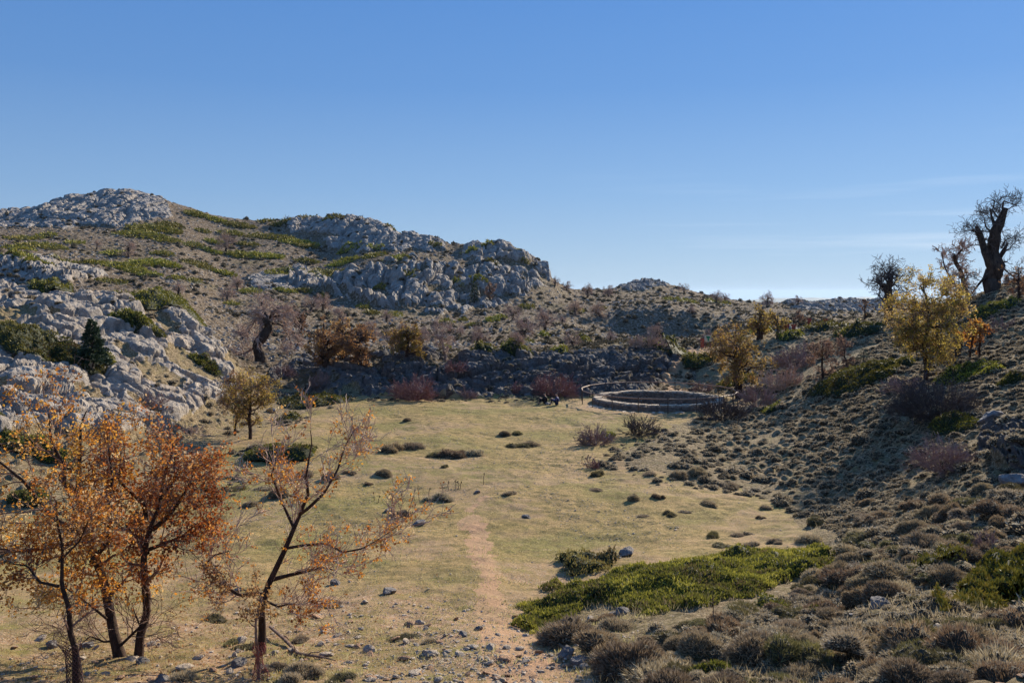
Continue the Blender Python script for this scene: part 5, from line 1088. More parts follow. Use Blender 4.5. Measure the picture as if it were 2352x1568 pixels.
# firs
def fir_tree(px, py, h, w, label, n, seed):
    g = np.random.default_rng(seed); b = foot(px, py); k = b[1] / F; H, Wd = h * k, w * k
    r = empty("fir_tree", b)
    v, q = tubes([resample([(0, 0, -.1), (0, 0, H * .95)], [H * .035, H * .008], 8)], 7, .1); link("trunk", mesh("trunk", v, Q=q, mats=[bark_dark]), r)
    P, N = [], []
    nb = 90
    for i in range(nb):
        t = (i + .5) / nb; z = H * (.06 + .92 * t); a = g.uniform(0, 6.28); L_ = Wd * .5 * (1 - t) ** .8 * g.uniform(.7, 1.15) + .04 * Wd
        m = max(3, int(n / nb * (1 - t + .2) * 1.4)); u = g.uniform(.1, 1, m) ** .7
        side = g.normal(0, .14, m) * L_ * (1.1 - u)
        P.append(np.stack([np.cos(a) * L_ * u - np.sin(a) * side, np.sin(a) * L_ * u + np.cos(a) * side, z - L_ * .18 * u + g.normal(0, .02, m) * H], 1))
        N.append(np.tile([math.cos(a), math.sin(a), .3], (m, 1)))
    P, N = np.concatenate(P), np.concatenate(N)
    v, q = sprays(P, N, np.full(len(P), H * .07), H * .013, g, .6)
    link("crown", mesh("crown", v, Q=q, mats=[fir], rnd=g.uniform(0, 1, len(q))), r)
    return tag(r, label, "tree", "dark firs")
fir_tree(212, 842, 104, 74, "dark green fir growing out of the left outcrop", 6500, 1)
fir_tree(1090, 700, 44, 34, "small dark fir standing against the big cliff", 1800, 2)
fir_tree(1984, 830, 34, 36, "little dark fir beside the juniper on the right slope", 900, 3)

# bare twiggy bushes
def bush(px, py, w, h, m, n, label, seed, leafm=None, r0=None, name="bare_bush", group="leafless bushes"):
    g = np.random.default_rng(seed); b = foot(px, py); k = b[1] / F; W_, H = w * k / 2, h * k
    polys = []
    for i in range(n):
        a = g.uniform(0, 6.28); q_ = math.sqrt(g.random()); el = 1.45 - q_ * 1.25
        R = 1 / math.sqrt((math.cos(el) / W_) ** 2 + (math.sin(el) / H) ** 2) * g.uniform(.72, 1.05)
        d = np.array([math.cos(a) * math.cos(el), math.sin(a) * math.cos(el), math.sin(el)])
        st = np.array([math.cos(a), math.sin(a), 0]) * W_ * .35 * g.random()
        polys.append(limb(st, d, R - np.linalg.norm(st) * math.cos(el) * .8, k * .55, 5, g, .12, .02, .5))
    lv = ramify(polys, g, [(6, max(W_, H) * .3, .8, 3, .2, .04, .3, .5), (3, max(W_, H) * .13, .8, 2, .2, .04, .3, .5)])
    mr = k * .36
    v, q = join(*[tubes([(p, np.maximum(r, mr)) for p, r in l], 3) for l in lv])
    return tag(link(name, mesh(name, v, Q=q, mats=[m]), None, b), label, "bush", group)
BU = [(948,918,116,58,red_twig,90,"wide dark red leafless bush at the foot of the bank"),(1275,910,112,56,red_twig,80,"broad reddish bush behind the two crouching people"),(1045,852,52,32,red_twig,34,"small red bush on top of the bank"),(1075,915,38,30,mauve_twig,26,"little round bush right of the dark red one"),
 (1020,915,40,36,twig_dark,26,"grey bush between the two red bushes"),(735,888,44,40,mauve_twig,30,"pinkish bush on the rocks at the meadow's far left"),(1180,900,40,30,red_twig,20,"faint reddish bush in the shade of the bank"),(650,850,50,36,mauve_twig,24,"mauve bush between the rocks below the twisted oak"),
 (1368,1022,84,48,mauve_twig,70,"mauve leafless bush on the meadow edge before the ring"),(1470,1000,90,52,twig_dark,60,"grey twiggy bush directly in front of the ring"),(1660,965,130,50,twig_dark,80,"dark scrubby bush under the yellow green oak"),(1740,935,90,56,mauve_twig,50,"purplish bush right of the yellow green oak's trunk"),
 (2150,965,215,95,twig_dark,170,"very large dark bare bush on the middle of the slope"),(2165,1085,150,76,mauve_twig,110,"pale mauve bush below the very large dark one"),(1825,850,100,64,mauve_twig,70,"big purplish bush left of the pinkish oak"),(1800,895,110,56,twig_grey,60,"pale bare bush in front of the purplish one"),
 (1360,1075,30,32,red_twig,22,"small reddish upright bush in the meadow's right part"),(2270,1255,60,40,mauve_twig,26,"grey twiggy tuft near the right edge"),(1640,790,70,36,mauve_twig,30,"pinkish scrub behind the sign"),(1490,800,90,26,twig_grey,30,"pale spindly scrub on the bank by the juniper"),(1615,900,50,26,mauve_twig,24,"pale pink bush at the far side of the ring"),
 (2300,760,70,34,mauve_twig,24,"mauve bush on the upper right bank"),(2080,905,110,34,mauve_twig,40,"low mauve scrub at the foot of the golden oak"),(350,940,80,44,mauve_twig,26,"mauve scrub at the foot of the left outcrop"),(440,1000,70,30,twig_grey,24,"grey scrub below the outcrop behind the orange oak"),(930,1190,40,22,twig_dark,16,"dark little bush among dry stalks by the drooping branch")]
for i, (px, py, w, h, m, n, lab) in enumerate(BU): bush(px, py, w, h, m, n, lab, 200 + i)
# ------------------------------------------------------------------ stones
def stone_mesh(seed, sub=2, flat=.6):
    import bmesh
    g = np.random.default_rng(seed); bm = bmesh.new(); bmesh.ops.create_icosphere(bm, subdivisions=sub, radius=.5)
    V = np.array([v.co[:] for v in bm.verts]); T = np.array([[v.index for v in f.verts] for f in bm.faces]); bm.free()
    for _ in range(9):            # slice with random planes: broken limestone
        n = unit(g.normal(0, 1, 3)); d = g.uniform(.24, .42); s = V @ n
        V = V - np.outer(np.maximum(s - d, 0), n)
    V += (fbm(V[:, 0] * 5 + seed, V[:, 1] * 5, V[:, 2] * 5, 2, seed)[:, None] - .5) * .06
    V[:, 2] *= flat; V[:, 0] *= g.uniform(1, 1.35)
    return V, T
m_stone = M_rock("pale_stone", 3.5, (1.9, 1.72, 1.5), geo=False); m_stone_w = M_rock("rusty_stone", 3.5, (1.7, 1.15, .8), geo=False)
st_protos = [mesh("stone", *(lambda vt: (vt[0],))(stone_mesh(i, 2, f)), T=stone_mesh(i, 2, f)[1], mats=[m_stone if i % 4 else m_stone_w]) for i, f in enumerate([.5, .6, .42, .7, .35, .55, .65, .45, .5, .6])]
big_protos = []
for i in range(4):
    V, T = stone_mesh(60 + i, 4, .7); V += (fbm(V[:, 0] * 9, V[:, 1] * 9, V[:, 2] * 9, 3, i)[:, None] - .5) * .05 * np.sign(V)
    big_protos.append(mesh("boulder", V, T=T, mats=[M_rock("boulder_rock%d" % i, 2.2, (.95, .95, 1.0), geo=False)]))
BO = [(2028,1392,58,"grey boulder sunk among the cushions below the slope"),(1432,1412,34,"white stone lying in the shrubs below the large juniper mat"),(1412,1414,20,"smaller white stone at the left of the one in the shrubs"),(2205,1198,26,"flat white stone high on the shrubby right slope"),(2285,965,60,"grey boulder above the right hand outcrop"),(2345,1120,60,"grey boulder below the right hand outcrop"),
 (893,1364,32,"bluish flat stone left of the dirt path"),(545,1532,36,"pale block left of the red mesh guard"),(322,1526,32,"pointed stone right of the left oaks' feet"),(365,1568,34,"bluish stone at the bottom edge below the left oaks"),(198,1488,30,"rounded stone between the sapling and the left oak"),(115,1490,30,"flat grey stone at the left of the guarded sapling"),
 (622,948,26,"grey upright stone at the meadow's upper left corner"),(893,1176,24,"pale stone by the tip of the drooping branch"),(962,1207,24,"tan flat stone right of the drooping branch"),(546,1360,18,"little pale rock behind the bare oak's left branch"),(770,1345,26,"pale rock half hidden by the bare oak's right twigs"),
 (1300,1508,44,"long grey slab at the foot of the dark path shrub"),(1335,1528,40,"tilted grey stone below the long slab"),(1292,903,24,"grey boulder behind the crouching people"),(1095,1134,16,"small grey rock where the path crosses the meadow brow"),(1210,1190,20,"round brown stone in the middle of the meadow"),(1640,965,20,"pale boulder by the scrub under the yellow green oak"),(1440,1278,40,"flat grey slab showing above the brown juniper hummock"),
 (1098,1448,22,"tan stone standing in the path's stony part"),(1060,1463,26,"broken white stone left of the path"),(1260,929,14,"low flat stone in front of the left crouching person")]
st_items = []
for i, (px, py, w, lab) in enumerate(BO):
    x, y, z = hit(px, py); s = w / F * y * 1.05
    o = link("boulder" if w > 24 else "stone", big_protos[i % 4], None, (x, y + s * .3, gz(x, y + s * .3) + s * .12)); o.scale = (s, s, s * .95); o.rotation_euler = (g.normal(0, .1), g.normal(0, .1), g.uniform(0, 6.28))
    tag(o, lab, "boulder" if w > 24 else "stone")
cs = []
for _ in range(60000):
    px = rng.uniform(-20, 2370); py = 912 + 690 * rng.random() ** .75
    path_x = np.interp(py, [1150, 1340, 1568], [1090, 1125, 1190])
    # debris belt beside the path and at the foot of the picture
    w = .05
    w += 1.0 * ss(py, 1380, 1520) * math.exp(-((px - 1120) / 250) ** 2)
    w += .30 * ss(py, 1230, 1400) * math.exp(-((px - 900) / 220) ** 2)
    w += .16 * ss(py, 1400, 1520) * (px < 800)
    w += .25 * math.exp(-((px - 1420) / 130) ** 2 - ((py - 1250) / 45) ** 2) + .14 * math.exp(-((px - 1900) / 110) ** 2 - ((py - 1180) / 60) ** 2)
    w += .12 * math.exp(-((px - 980) / 110) ** 2 - ((py - 975) / 14) ** 2) + .05 * (px > 1500) * (py > 1400)
    if abs(px - path_x) < 26 and py < 1430: w *= .15
    if pip(np.array([px]), np.array([py]), [(1190,1430),(1300,1375),(1500,1330),(1750,1265),(1920,1262),(1940,1300),(1830,1360),(1600,1410),(1400,1400),(1240,1460)])[0]: continue
    if rng.random() < w * .16:
        s = (.03 + rng.gamma(1.6, .028)) * (.75 + .5 * (py > 1380)); cs.append((s, px, py))
pos = []
for s, px, py in cs:
    x, y, z = hit(px, py); pos.append((s * (1 + max(0, y - 25) / 60), x, y, z, px, py))
pos.sort(key=lambda t: -t[0] / t[2])
for s, x, y, z, px, py in pos[:262]:
    s *= 1.0
    o = link("stone", st_protos[int(g.integers(0, 10))], None, (x, y, z + s * .07)); o.scale = (s * g.uniform(.8, 1.3), s, s * g.uniform(.7, 1.2)); o.rotation_euler = (g.normal(0, .25), g.normal(0, .25), g.uniform(0, 6.28))
    st_items.append((o, px, py, s * F / y))
relabel(st_items, "stone", lambda o, s: ("fist sized rusty" if "rusty" in o.data.materials[0].name else ("pale broken" if s > 15 else "small pale")), "loose limestone pieces on the ground", "stone")
print("stones", len(pos))
bt = [stone_mesh(100 + i, 1, .55) for i in range(6)]
VV, TT, off = [], [], 0
extra = []
for _ in range(9000):
    py = 1250 + 340 * rng.random(); px = rng.normal(1120, 260) if rng.random() < .7 else rng.uniform(-20, 1250)
    if py < 1420 and abs(px - np.interp(py, [1150, 1340], [1090, 1125])) < 28: continue
    if rng.random() > .15 + ss(py, 1300, 1520): continue
    if px > 1350 and py < 1500: continue
    x, y, z = hit(px, py); extra.append((rng.uniform(.012, .04), x, y, z))
for _ in range(6500):
    py = 922 + 340 * rng.random(); px = rng.uniform(430, 1560); x, y, z = hit(px, py)
    if math.hypot(x - RING[0], y - RING[1]) < 4.9 or float(fbm(np.array([x / 3.]), np.array([y / 3.]), 0, 3, 19)[0]) < .5: continue
    extra.append((rng.uniform(.02, .075) * (.6 + y / 80), x, y, z))
for s, x, y, z in [(a[0] * .9, a[1], a[2], a[3]) for a in pos[262:]] + extra:
    V, T_ = bt[int(rng.integers(0, 6))]; a = rng.uniform(0, 6.28); c_, s_ = math.cos(a), math.sin(a)
    VV.append(np.stack([(V[:, 0] * c_ - V[:, 1] * s_) * s + x, (V[:, 0] * s_ + V[:, 1] * c_) * s + y, V[:, 2] * s + z + s * .1], 1)); TT.append(T_ + off); off += len(V)
tag(link("gravel", mesh("gravel", np.concatenate(VV), T=np.concatenate(TT), mats=[m_stone])), "loose pale gravel scattered beside the path and over the verge", "gravel", kind='stuff')

# scree blocks and dark scrub over the open hillside, far too many to count
def hillstuff(n, sizes, make, mats, name, label, seed, zone):
    gg = np.random.default_rng(seed); d = 97 * (430 / 97.) ** gg.random(n); px = gg.uniform(-60, 2400, n); x = (px - CX) / F * d; z = ground(x, d)
    k = zone(px, d, x, z, gg); px, d, x, z = px[k], d[k], x[k], z[k]
    protos = [make(i) for i in range(5)]; VV, FF, RR, MM, off = [], [], [], [], 0
    for X_, D_, Z_ in zip(x, d, z):
        V, Fc, mi, rn = protos[int(gg.integers(0, 5))]; a = gg.uniform(0, 6.28); c_, s_ = math.cos(a), math.sin(a); s = gg.uniform(*sizes) * (.6 + D_ / 400)
        VV.append(np.stack([(V[:, 0] * c_ - V[:, 1] * s_) * s + X_, (V[:, 0] * s_ + V[:, 1] * c_) * s + D_, V[:, 2] * s * gg.uniform(.7, 1.3) + Z_], 1)); FF.append(Fc + off); off += len(V); RR.append(rn); MM.append(mi)
    V = np.concatenate(VV); Fc = np.concatenate(FF)
    me = mesh(name, V, Q=Fc if Fc.shape[1] == 4 else None, T=Fc if Fc.shape[1] == 3 else None, mats=mats, mi=np.concatenate(MM), rnd=np.concatenate(RR))
    return tag(link(name, me), label, name.replace('_', ' '), kind='stuff')
def mk_rock(i):
    V, T_ = stone_mesh(300 + i, 1, .75); return V, T_, np.zeros(len(T_), int), np.zeros(len(T_))
def mk_scrub(i):
    V, Q, mi, rn = cushion_mesh(70 + i, 70, None, .4, .22, .07, .8); return V, Q, mi, rn
clf = lambda x, d, s, t, k: fbm(x / s, d / s, 0, 3, k) > t
hillstuff(9000, (.35, 1.25), mk_rock, [m_rock_far], "scree", "broken grey scree blocks strewn over the far hillside", 71, lambda px, d, x, z, g_: clf(x, d, 22, .44, 5))
scrub_m = M_leaf("scrub_brown", [(.06, .045, .025), (.10, .075, .04), (.14, .11, .055), (.17, .12, .08)], .1)
hillstuff(6500, (.5, 1.5), mk_scrub, [scrub_m, core_m], "hillside_scrub", "low dark scrub dotted over the far hillside", 72, lambda px, d, x, z, g_: clf(x, d, 16, .46, 8) | ((px > 1330) & (px < 1720)))
# ------------------------------------------------------------------ dry grass, short turf, fallen leaves
def scatter_blades(n, zone, ln, w, m, name, label, tilt=1.1, clump=None, seed=5, dr=(8.6, 34)):
    g = np.random.default_rng(seed)
    d = dr[0] * (dr[1] / dr[0]) ** g.random(n); px = g.uniform(-40, 2400, n); x = (px - CX) / F * d
    z = ground(x, d); py = HZ - F * z / d
    k = zone(px, py, d, x); x, d, z = x[k], d[k], z[k]
    P = np.stack([x, d, z], 1); n = len(P)
    N = np.stack([g.normal(0, .35, n), g.normal(0, .35, n), np.full(n, tilt)], 1)
    V, Q = sprays(P, N, ln * g.uniform(.5, 1.3, n), w, g, .25)
    return tag(link(name, mesh(name, V, Q=Q, mats=[m], rnd=g.uniform(0, 1, n))), label, "grass", kind='stuff')
turf_m = M_leaf("short_turf", [(.20, .16, .06), (.27, .23, .09), (.40, .33, .16), (.50, .41, .23)], .3)
cl = lambda x, d, s, t: fbm(x / s, d / s, 0, 3, 81) > t
scatter_blades(150000, lambda px, py, d, x: (px < 1500) & cl(x, d, .7, .47) & ~((np.abs(px - np.interp(py, [1150, 1340, 1568], [1090, 1125, 1180])) < np.interp(py, [1150, 1340, 1568], [18, 34, 60]))), .05, .004, turf_m, "short_grass", "short tan turf on the near meadow", seed=6, dr=(12, 36))
scatter_blades(60000, lambda px, py, d, x: (px > 380) & (px < 1650) & (py > 925) & cl(x, d, .5, .55) & cl(x, d, 5, .42), .085, .010, turf_m, "meadow_tufts", "little tufts of tan and green grass over the meadow", seed=8, dr=(14, 68))
scatter_blades(34000, lambda px, py, d, x: (px > 1340) & cl(x, d, 1.3, .52), .20, .0035, dry_m, "dry_grass", "wispy dry grass between the cushions", .9, seed=7, dr=(8.6, 34))
gl = np.random.default_rng(9); n = 5200
d = gl.uniform(12.5, 24, n); px = np.where(gl.random(n) < .8, gl.normal(420, 230, n), gl.uniform(0, 1000, n)); x = (px - CX) / F * d
P = np.stack([x, d, ground(x, d) + .012], 1)
v, q = leaves(P, .05, gl); v[:, 2] = np.maximum(v[:, 2], np.repeat(P[:, 2], 4))
tag(link("fallen_leaves", mesh("fallen_leaves", v, Q=q, mats=[leaf_brown], rnd=gl.uniform(0, 1, n))), "fallen oak leaves on the ground beneath the foreground oaks", "leaves", kind='stuff')

# ------------------------------------------------------------------ walled snow pit and its railing
rx, ry, rz = RING
m_mason = M_rock("dry_stone", 2.2, (.88, .76, .68), geo=False); m_cap = M_rock("coping_stone", 2.2, (1.6, 1.45, 1.25), geo=False)
m_rail = M_flat("railing_steel", (.05, .035, .028), .55, .3, 20, .4); m_rail_top = M_flat("handrail_glint", (.30, .19, .13), .6, .3, 9, .35)  # handrail: glint along its top painted as a lighter brown than the posts
ringo = empty("stone_ring", (rx, ry, rz)); tag(ringo, "round dry stone wall of an old snow pit at the meadow's far end", "wall")
def blocks(R, z0, z1, courses, n, thick, m, name, gap=.03, seed=0, outward=1):
    g = np.random.default_rng(seed); V, Q = [], []; off = 0; hc = (z1 - z0) / courses
    base = np.array([(a, b, c) for a in (0, 1) for b in (0, 1) for c in (0, 1)], float)
    fq = np.array([(0, 1, 3, 2), (4, 6, 7, 5), (0, 4, 5, 1), (2, 3, 7, 6), (0, 2, 6, 4), (1, 5, 7, 3)])
    for c in range(courses):
        a = g.uniform(0, .2)
        end = a + 2 * math.pi
        while a < end - .5 / n:
            da = 2 * math.pi / n * g.uniform(.6, 1.5); hz_ = hc * (g.uniform(.8, 1.05) if courses > 1 else g.uniform(.7, 1.3)); ro = R + g.uniform(-.05, .05) * (1 if courses > 1 else 1.8)
            b = base + g.uniform(-.06, .06, base.shape)
            A = a + da * (.04 + .92 * b[:, 0]); Rr = ro - thick * .5 + thick * b[:, 1]; zz = z0 + c * hc + hz_ * (.03 + .94 * b[:, 2])
            V.append(np.stack([Rr * np.cos(A), Rr * np.sin(A), zz], 1)); Q.append(fq + off); off += 8; a += da
    return link(name, mesh(name, np.concatenate(V), Q=np.concatenate(Q), mats=[m]), ringo)
blocks(4.82, -.1, .34, 4, 66, .24, m_mason, "outer_facing", seed=1)
blocks(4.28, -1.5, .34, 13, 60, .24, m_mason, "inner_facing", seed=2)
blocks(4.52, .33, .44, 1, 70, .56, m_cap, "coping", seed=3)
# rubble heart between the two faces
th = np.linspace(0, 2 * math.pi, 97)[:-1]; prof = [(4.74, -.3), (4.74, .33), (4.36, .33), (4.36, -1.6)]
V = np.array([(r * math.cos(t), r * math.sin(t), z) for r, z in prof for t in th]); Q = [(j * 96 + i, j * 96 + (i + 1) % 96, (j + 1) * 96 + (i + 1) % 96, (j + 1) * 96 + i) for j in range(3) for i in range(96)]
link("rubble_fill", mesh("rubble_fill", V, Q=Q, mats=[m_mason]), ringo)
g5 = np.random.default_rng(31); V, T_, off = [], [], 0
for i in range(46):
    a = g5.uniform(3.4, 6.2); r = 5.45 + g5.normal(0, .22); s = g5.uniform(.25, .6); v, t = stone_mesh(200 + i % 7, 1, .18)
    V.append(v * [s * 1.3, s * .8, s] @ np.array([[math.cos(a), math.sin(a), 0], [-math.sin(a), math.cos(a), 0], [0, 0, 1]]) + [r * math.cos(a), r * math.sin(a), float(ground(rx + r * math.cos(a), ry + r * math.sin(a))[0]) - rz + .03]); T_.append(t + off); off += len(v)
link("paving_slabs", mesh("paving_slabs", np.concatenate(V), T=np.concatenate(T_), mats=[m_cap]), ringo)
fen = empty("railing", (rx, ry, rz)); tag(fen, "thin brown metal railing standing round the stone ring", "railing")
NP, RF = 18, 5.8; pts = []
for i in range(NP):
    a = 2 * math.pi * (i + .35) / NP; x, y = RF * math.cos(a), RF * math.sin(a); zb = gz(rx + x, ry + y) - rz
    pts.append((x, y, zb))
    v, q = tubes([(np.array([(x, y, zb - .1), (x, y, zb + .5), (x, y, .97)]), np.array([.035, .032, .032]))], 8)
    v2, q2 = tubes([(np.array([(x, y, .95), (x, y, 1.06)]), np.array([.05, .05]))], 8)
    v, q = join((v, q), (v2, q2)); link("post", mesh("post", v, Q=q, mats=[m_rail]), fen)
for i in range(NP):
    a, b = pts[i], pts[(i + 1) % NP]; P = np.array([(a[0], a[1], 1.0), ((a[0] + b[0]) / 2, (a[1] + b[1]) / 2, 1.0), (b[0], b[1], 1.0)])
    v, q = tubes([(P, np.full(3, .045))], 8); link("handrail", mesh("handrail", v, Q=q, mats=[m_rail_top]), fen)

# ------------------------------------------------------------------ sign, guards on the skyline, ridge poles, dry stalks
x, y, z = hit(1626, 800); s_ = empty("sign", (x, y, z)); tag(s_, "small cream and green information panel on a post behind the yellow green oak", "sign")
def boxm(name, c, sz, m, parent):
    b = np.array([(i, j, k) for i in (-.5, .5) for j in (-.5, .5) for k in (-.5, .5)]) * sz + c
    return link(name, mesh(name, b, Q=[(0, 1, 3, 2), (4, 6, 7, 5), (0, 4, 5, 1), (2, 3, 7, 6), (0, 2, 6, 4), (1, 5, 7, 3)], mats=[m]), parent)
boxm("post", (-.28, 0, .5), (.09, .09, 1.25), m_post, s_); boxm("post", (.28, 0, .5), (.09, .09, 1.25), m_post, s_)
pn = boxm("panel", (0, -.08, 1.0), (.78, .05, .74), M_flat("panel_cream", (.55, .50, .36), .5, .05), s_)
V = np.array([(-.22, -.112, 1.28), (.2, -.112, 1.24), (.24, -.112, 1.06), (.1, -.112, 1.0), (.12, -.112, .74), (-.06, -.112, .7), (-.08, -.112, 1.0), (-.2, -.112, 1.08)])
me_ = bpy.data.meshes.new("emblem"); me_.from_pydata([tuple(v) for v in V], [], [tuple(range(8))]); me_.materials.append(M_flat("panel_green", (.02, .20, .09), .5, .1)); link("emblem", me_, s_)
for px, py, h, lab in [(1613,800,20,"red brown mesh guard immediately left of the green sign"),(1807,770,26,"taller red mesh guard on the skyline right of the ring tree"),(1823,766,20,"second red mesh guard, right next to the taller one"),(1859,752,20,"reddish guard further right along the skyline scrub"),(1896,746,14,"smallest reddish guard, rightmost on the skyline scrub")]:
    x, y, z = hit(px, py); H = h / F * y; guard((x, y, z - .05), [(0, .2, 0), (H * .5, .16, 0), (H, .22, .02)], lab, m_net, 18, 18, .018)
for px, py, h, lab in [(655,505,9,"thin leaning pole on the ridge left of the jagged crest"),(662,505,8,"thin pole beside the leaning one on the ridge"),(833,503,9,"thin pole on top of the jagged crest"),(1005,553,10,"short pole on the skyline right of the upper cliff"),(1009,554,8,"lower pole beside the short one right of the upper cliff")]:
    x, y, z = hit(px, py); H = h / F * y
    v, q = tubes([(np.array([(0, 0, -.4), (.05, 0, H * .6), (.1, 0, H + .4)]), np.array([.12, .10, .09]))], 5); tag(link("pole", mesh("pole", v, Q=q, mats=[twig_dark]), None, (x, y, z)), lab, "pole", "poles on the far ridge")
stalk_m = M_flat("stalk_brown", (.13, .08, .05))
stk = []
for px, py, h in [(1111,1113,26),(1058,1122,14),(1052,1124,18),(1047,1126,20),(1031,1126,20),(963,1150,30),(985,1140,18),(952,1150,24),(942,1150,14),(925,1155,20),(900,1150,16),(860,1150,18),(870,1155,14),(1637,1440,66),(1540,1395,22),(1350,1062,16),(1337,1063,14)]:
    x, y, z = hit(px, py); H = h / F * y; P = np.array([(0, 0, -.02), (g.normal(0, .02), 0, H * .6), (g.normal(0, .03), 0, H)])
    pl = [(P, np.array([.010, .008, .006]) * max(1, y / 25))]
    for k in range(5): pl.append((np.array([P[2] - [0, 0, H * .04 * k], P[2] - [0, 0, H * .04 * k] + [g.normal(0, .03), g.normal(0, .02), .04]]), np.array([.012, .004]) * max(1, y / 25)))
    v, q = join(*[tubes([p_], 5) for p_ in pl]); o = link("dry_stalk", mesh("dry_stalk", v, Q=q, mats=[stalk_m]), None, (x, y, z)); stk.append((o, px, py, h))
relabel(stk, "dead flower stalk", lambda o, s: "tall thin" if s > 22 else "short brown", "dead stalks standing in the meadow", "dry stalk")
# small dry plants on the meadow (fallen leaf rosettes)
# ------------------------------------------------------------------ two people resting by the bush
def skin_obj(name, verts, edges, rad, m, parent=None, sub=1):
    me = bpy.data.meshes.new(name); me.from_pydata(verts, edges, []); me.materials.append(m)
    o = link(name, me, parent); md = o.modifiers.new("skin", 'SKIN'); md.use_smooth_shade = True
    for i, r in enumerate(rad): me.skin_vertices[0].data[i].radius = (r, r)
    me.skin_vertices[0].data[0].use_root = True
    s = o.modifiers.new("sub", 'SUBSURF'); s.levels = sub; s.render_levels = sub
    return o
m_skin = M_flat("skin", (.45, .27, .19), .6, .05); m_navy = M_flat("navy_cloth", (.016, .022, .05), .8, .2); m_blk = M_flat("black_cloth", (.012, .012, .016), .8, .2); m_jean = M_flat("jeans", (.05, .07, .13), .8, .2); m_blue = M_flat("blue_jacket", (.03, .045, .14), .8, .2); m_boot = M_flat("boot_leather", (.04, .028, .02))
def person(px, py, s, label, jacket, trousers, hat, turn):
    x, y, z = hit(px, py); r = empty("person", (x, y, z), turn, s)
    V = [(0, 0, .19), (.0, 0, .33), (-.03, 0, .48), (-.06, 0, .61), (-.08, 0, .69), (-.10, 0, .78), (-.11, 0, .86), (-.20, 0, .77)]
    E = [(0, 1), (1, 2), (2, 3), (3, 4), (4, 5), (5, 6), (5, 7)]; R = [.14, .125, .13, .07, .05, .085, .075, .018]
    def add(v, p, rr): V.append(v); E.append((p, len(V) - 1)); R.append(rr); return len(V) - 1
    joints = {}
    for sgn in (1, -1):
        h = add((-.06, .10 * sgn, .17), 0, .09); k = add((-.42, .13 * sgn, .44), h, .062); a = add((-.50, .13 * sgn, .09), k, .04); t = add((-.66, .14 * sgn, .04), a, .035)
        sh = add((-.05, .17 * sgn, .55), 2, .062); e = add((-.20, .22 * sgn, .34), sh, .045); w = add((-.40, .13 * sgn, .47), e, .028); pm = add((-.46, .11 * sgn, .50), w, .032)
        for f in range(4):
            f1 = add((-.50, (.085 + .018 * f) * sgn, .51 - .004 * f), pm, .010); f2 = add((-.535, (.085 + .018 * f) * sgn, .49 - .006 * f), f1, .009)
        add((-.46, .065 * sgn, .475), pm, .011)
    skin_obj("body", V, E, R, m_skin, r, 1)
    g1 = lambda V, E, R, nm, m: skin_obj(nm, V, E, R, m, r, 1)
    g1([(0, 0, .24), (0, 0, .36), (-.03, 0, .50), (-.05, 0, .60), (-.05, .18, .55), (-.20, .23, .34), (-.37, .145, .45), (-.05, -.18, .55), (-.20, -.23, .34), (-.37, -.145, .45)], [(0, 1), (1, 2), (2, 3), (2, 4), (4, 5), (5, 6), (2, 7), (7, 8), (8, 9)], [.165, .155, .165, .09, .085, .065, .05, .085, .065, .05], "jacket", jacket)
    g1([(0, 0, .17), (-.06, .10, .17), (-.42, .13, .44), (-.50, .13, .12), (-.06, -.10, .17), (-.42, -.13, .44), (-.50, -.13, .12)], [(0, 1), (1, 2), (2, 3), (0, 4), (4, 5), (5, 6)], [.15, .11, .08, .055, .11, .08, .055], "trousers", trousers)
    for sgn in (1, -1): g1([(-.50, .13 * sgn, .10), (-.51, .13 * sgn, .05), (-.67, .14 * sgn, .045)], [(0, 1), (1, 2)], [.055, .055, .045], "shoe", m_boot)
    g1([(-.085, 0, .82), (-.09, 0, .90), (-.085, 0, .935)], [(0, 1), (1, 2)], [.10, .085, .03], "woolly_hat", hat)
    for sgn in (1, -1): link("eye", mesh("eye", np.array([(-.182, .028 * sgn, .80), (-.184, .040 * sgn, .806), (-.18, .052 * sgn, .80), (-.184, .040 * sgn, .794)]), Q=[(0, 1, 2, 3)], mats=[m_blk]), r)
    return tag(r, label, "person")
person(1254, 928, .95, "person in black sitting with knees drawn up, left of the pair by the bush", m_blk, m_blk, m_blk, .15)
person(1281, 930, .98, "person in a navy blue jacket sitting with knees up, right of the pair", m_blue, m_navy, m_navy, -.1)

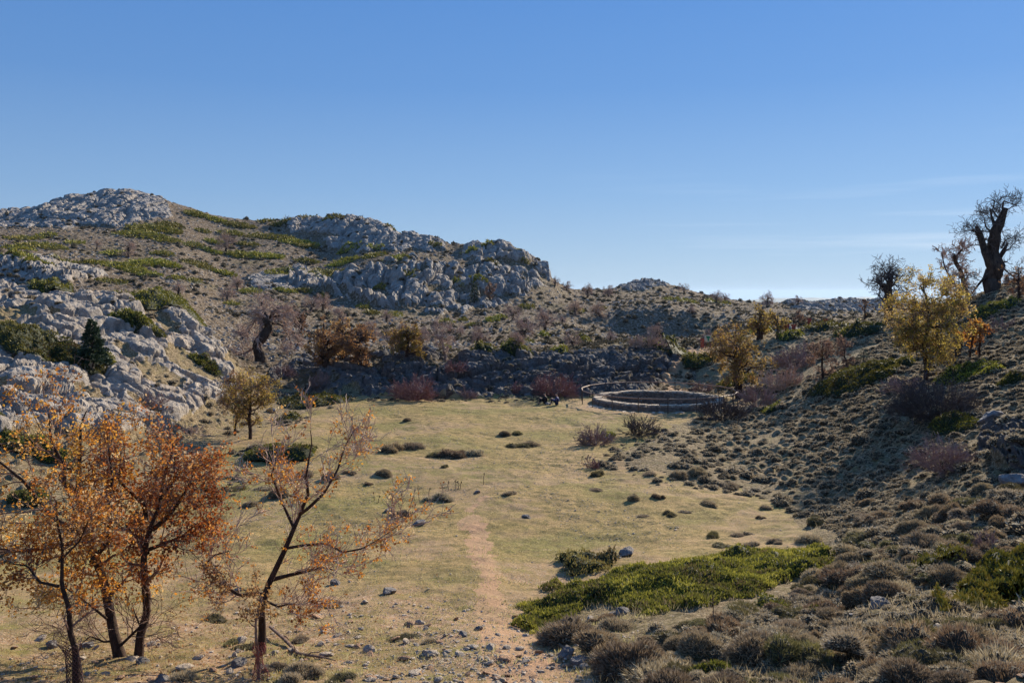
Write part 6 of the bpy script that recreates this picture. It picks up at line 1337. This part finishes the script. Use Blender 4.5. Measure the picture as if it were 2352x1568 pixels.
# ------------------------------------------------------------------ lowland to the horizon, far hazy range
n = 64; th = np.linspace(0, 2 * math.pi, n, endpoint=False); V = [(0, 1000, -300)] + [(r * math.cos(t), 1000 + r * math.sin(t), -300) for r in (3000, 12000, 31000) for t in th]
T3 = [(0, 1 + i, 1 + (i + 1) % n) for i in range(n)]; Q4 = [(1 + j * n + i, 1 + j * n + (i + 1) % n, 1 + (j + 1) * n + (i + 1) % n, 1 + (j + 1) * n + i) for j in range(2) for i in range(n)]
# keep the low country out from under the mountain: it starts beyond the ridge
tag(link("sea", mesh("sea", V, Q=Q4, T=T3, mats=[M_flat("sea_surface", (.05, .09, .14), .5, .1, .0005)])), "pale sea far below the mountains", kind='structure')
gx = np.linspace(4000, 13500, 160); ridge = -300 + 230 * np.clip(np.sin((gx - 4000) / 9500 * math.pi), 0, 1) ** .5 * (.5 + .9 * fbm(gx / 1400, gx * 0, 0, 4, 7))
V = []; 
for k, f in enumerate((0, .5, 1., .5, 0)): V += [(x, 16000 + k * 900 + 500 * fbm(np.array([x / 900.]), np.array([float(k)]), 0, 2)[0], -301 + (r + 300) * f) for x, r in zip(gx, ridge)]
Q = [(j * 160 + i, j * 160 + i + 1, (j + 1) * 160 + i + 1, (j + 1) * 160 + i) for j in range(4) for i in range(159)]
tag(link("distant_hills", mesh("distant_hills", V, Q=Q, mats=[M_flat("far_hill", (.12, .12, .09), .9, .2, .002)], smooth=True)), "faint blue range beyond the skyline", kind='structure')
HAZE = True
if HAZE:
    b = np.array([(i, j, k) for i in (-33000., 33000.) for j in (-34000., 34000.) for k in (-302., 90.)])
    hm = bpy.data.materials.new("haze_air"); hm.use_nodes = True; nt = hm.node_tree
    for n_ in list(nt.nodes):
        if n_.type != 'OUTPUT_MATERIAL': nt.nodes.remove(n_)
    pv = nt.nodes.new("ShaderNodeVolumePrincipled"); pv.inputs['Color'].default_value = (.55, .74, 1, 1); pv.inputs['Density'].default_value = .000025; pv.inputs['Anisotropy'].default_value = .2
    nt.links.new(pv.outputs[0], nt.nodes['Material Output'].inputs['Volume'])
    tag(link("haze", mesh("haze", b, Q=[(0, 1, 3, 2), (4, 6, 7, 5), (0, 4, 5, 1), (2, 3, 7, 6), (0, 2, 6, 4), (1, 5, 7, 3)], mats=[hm])), "thin blue air over the far hills", kind='stuff')
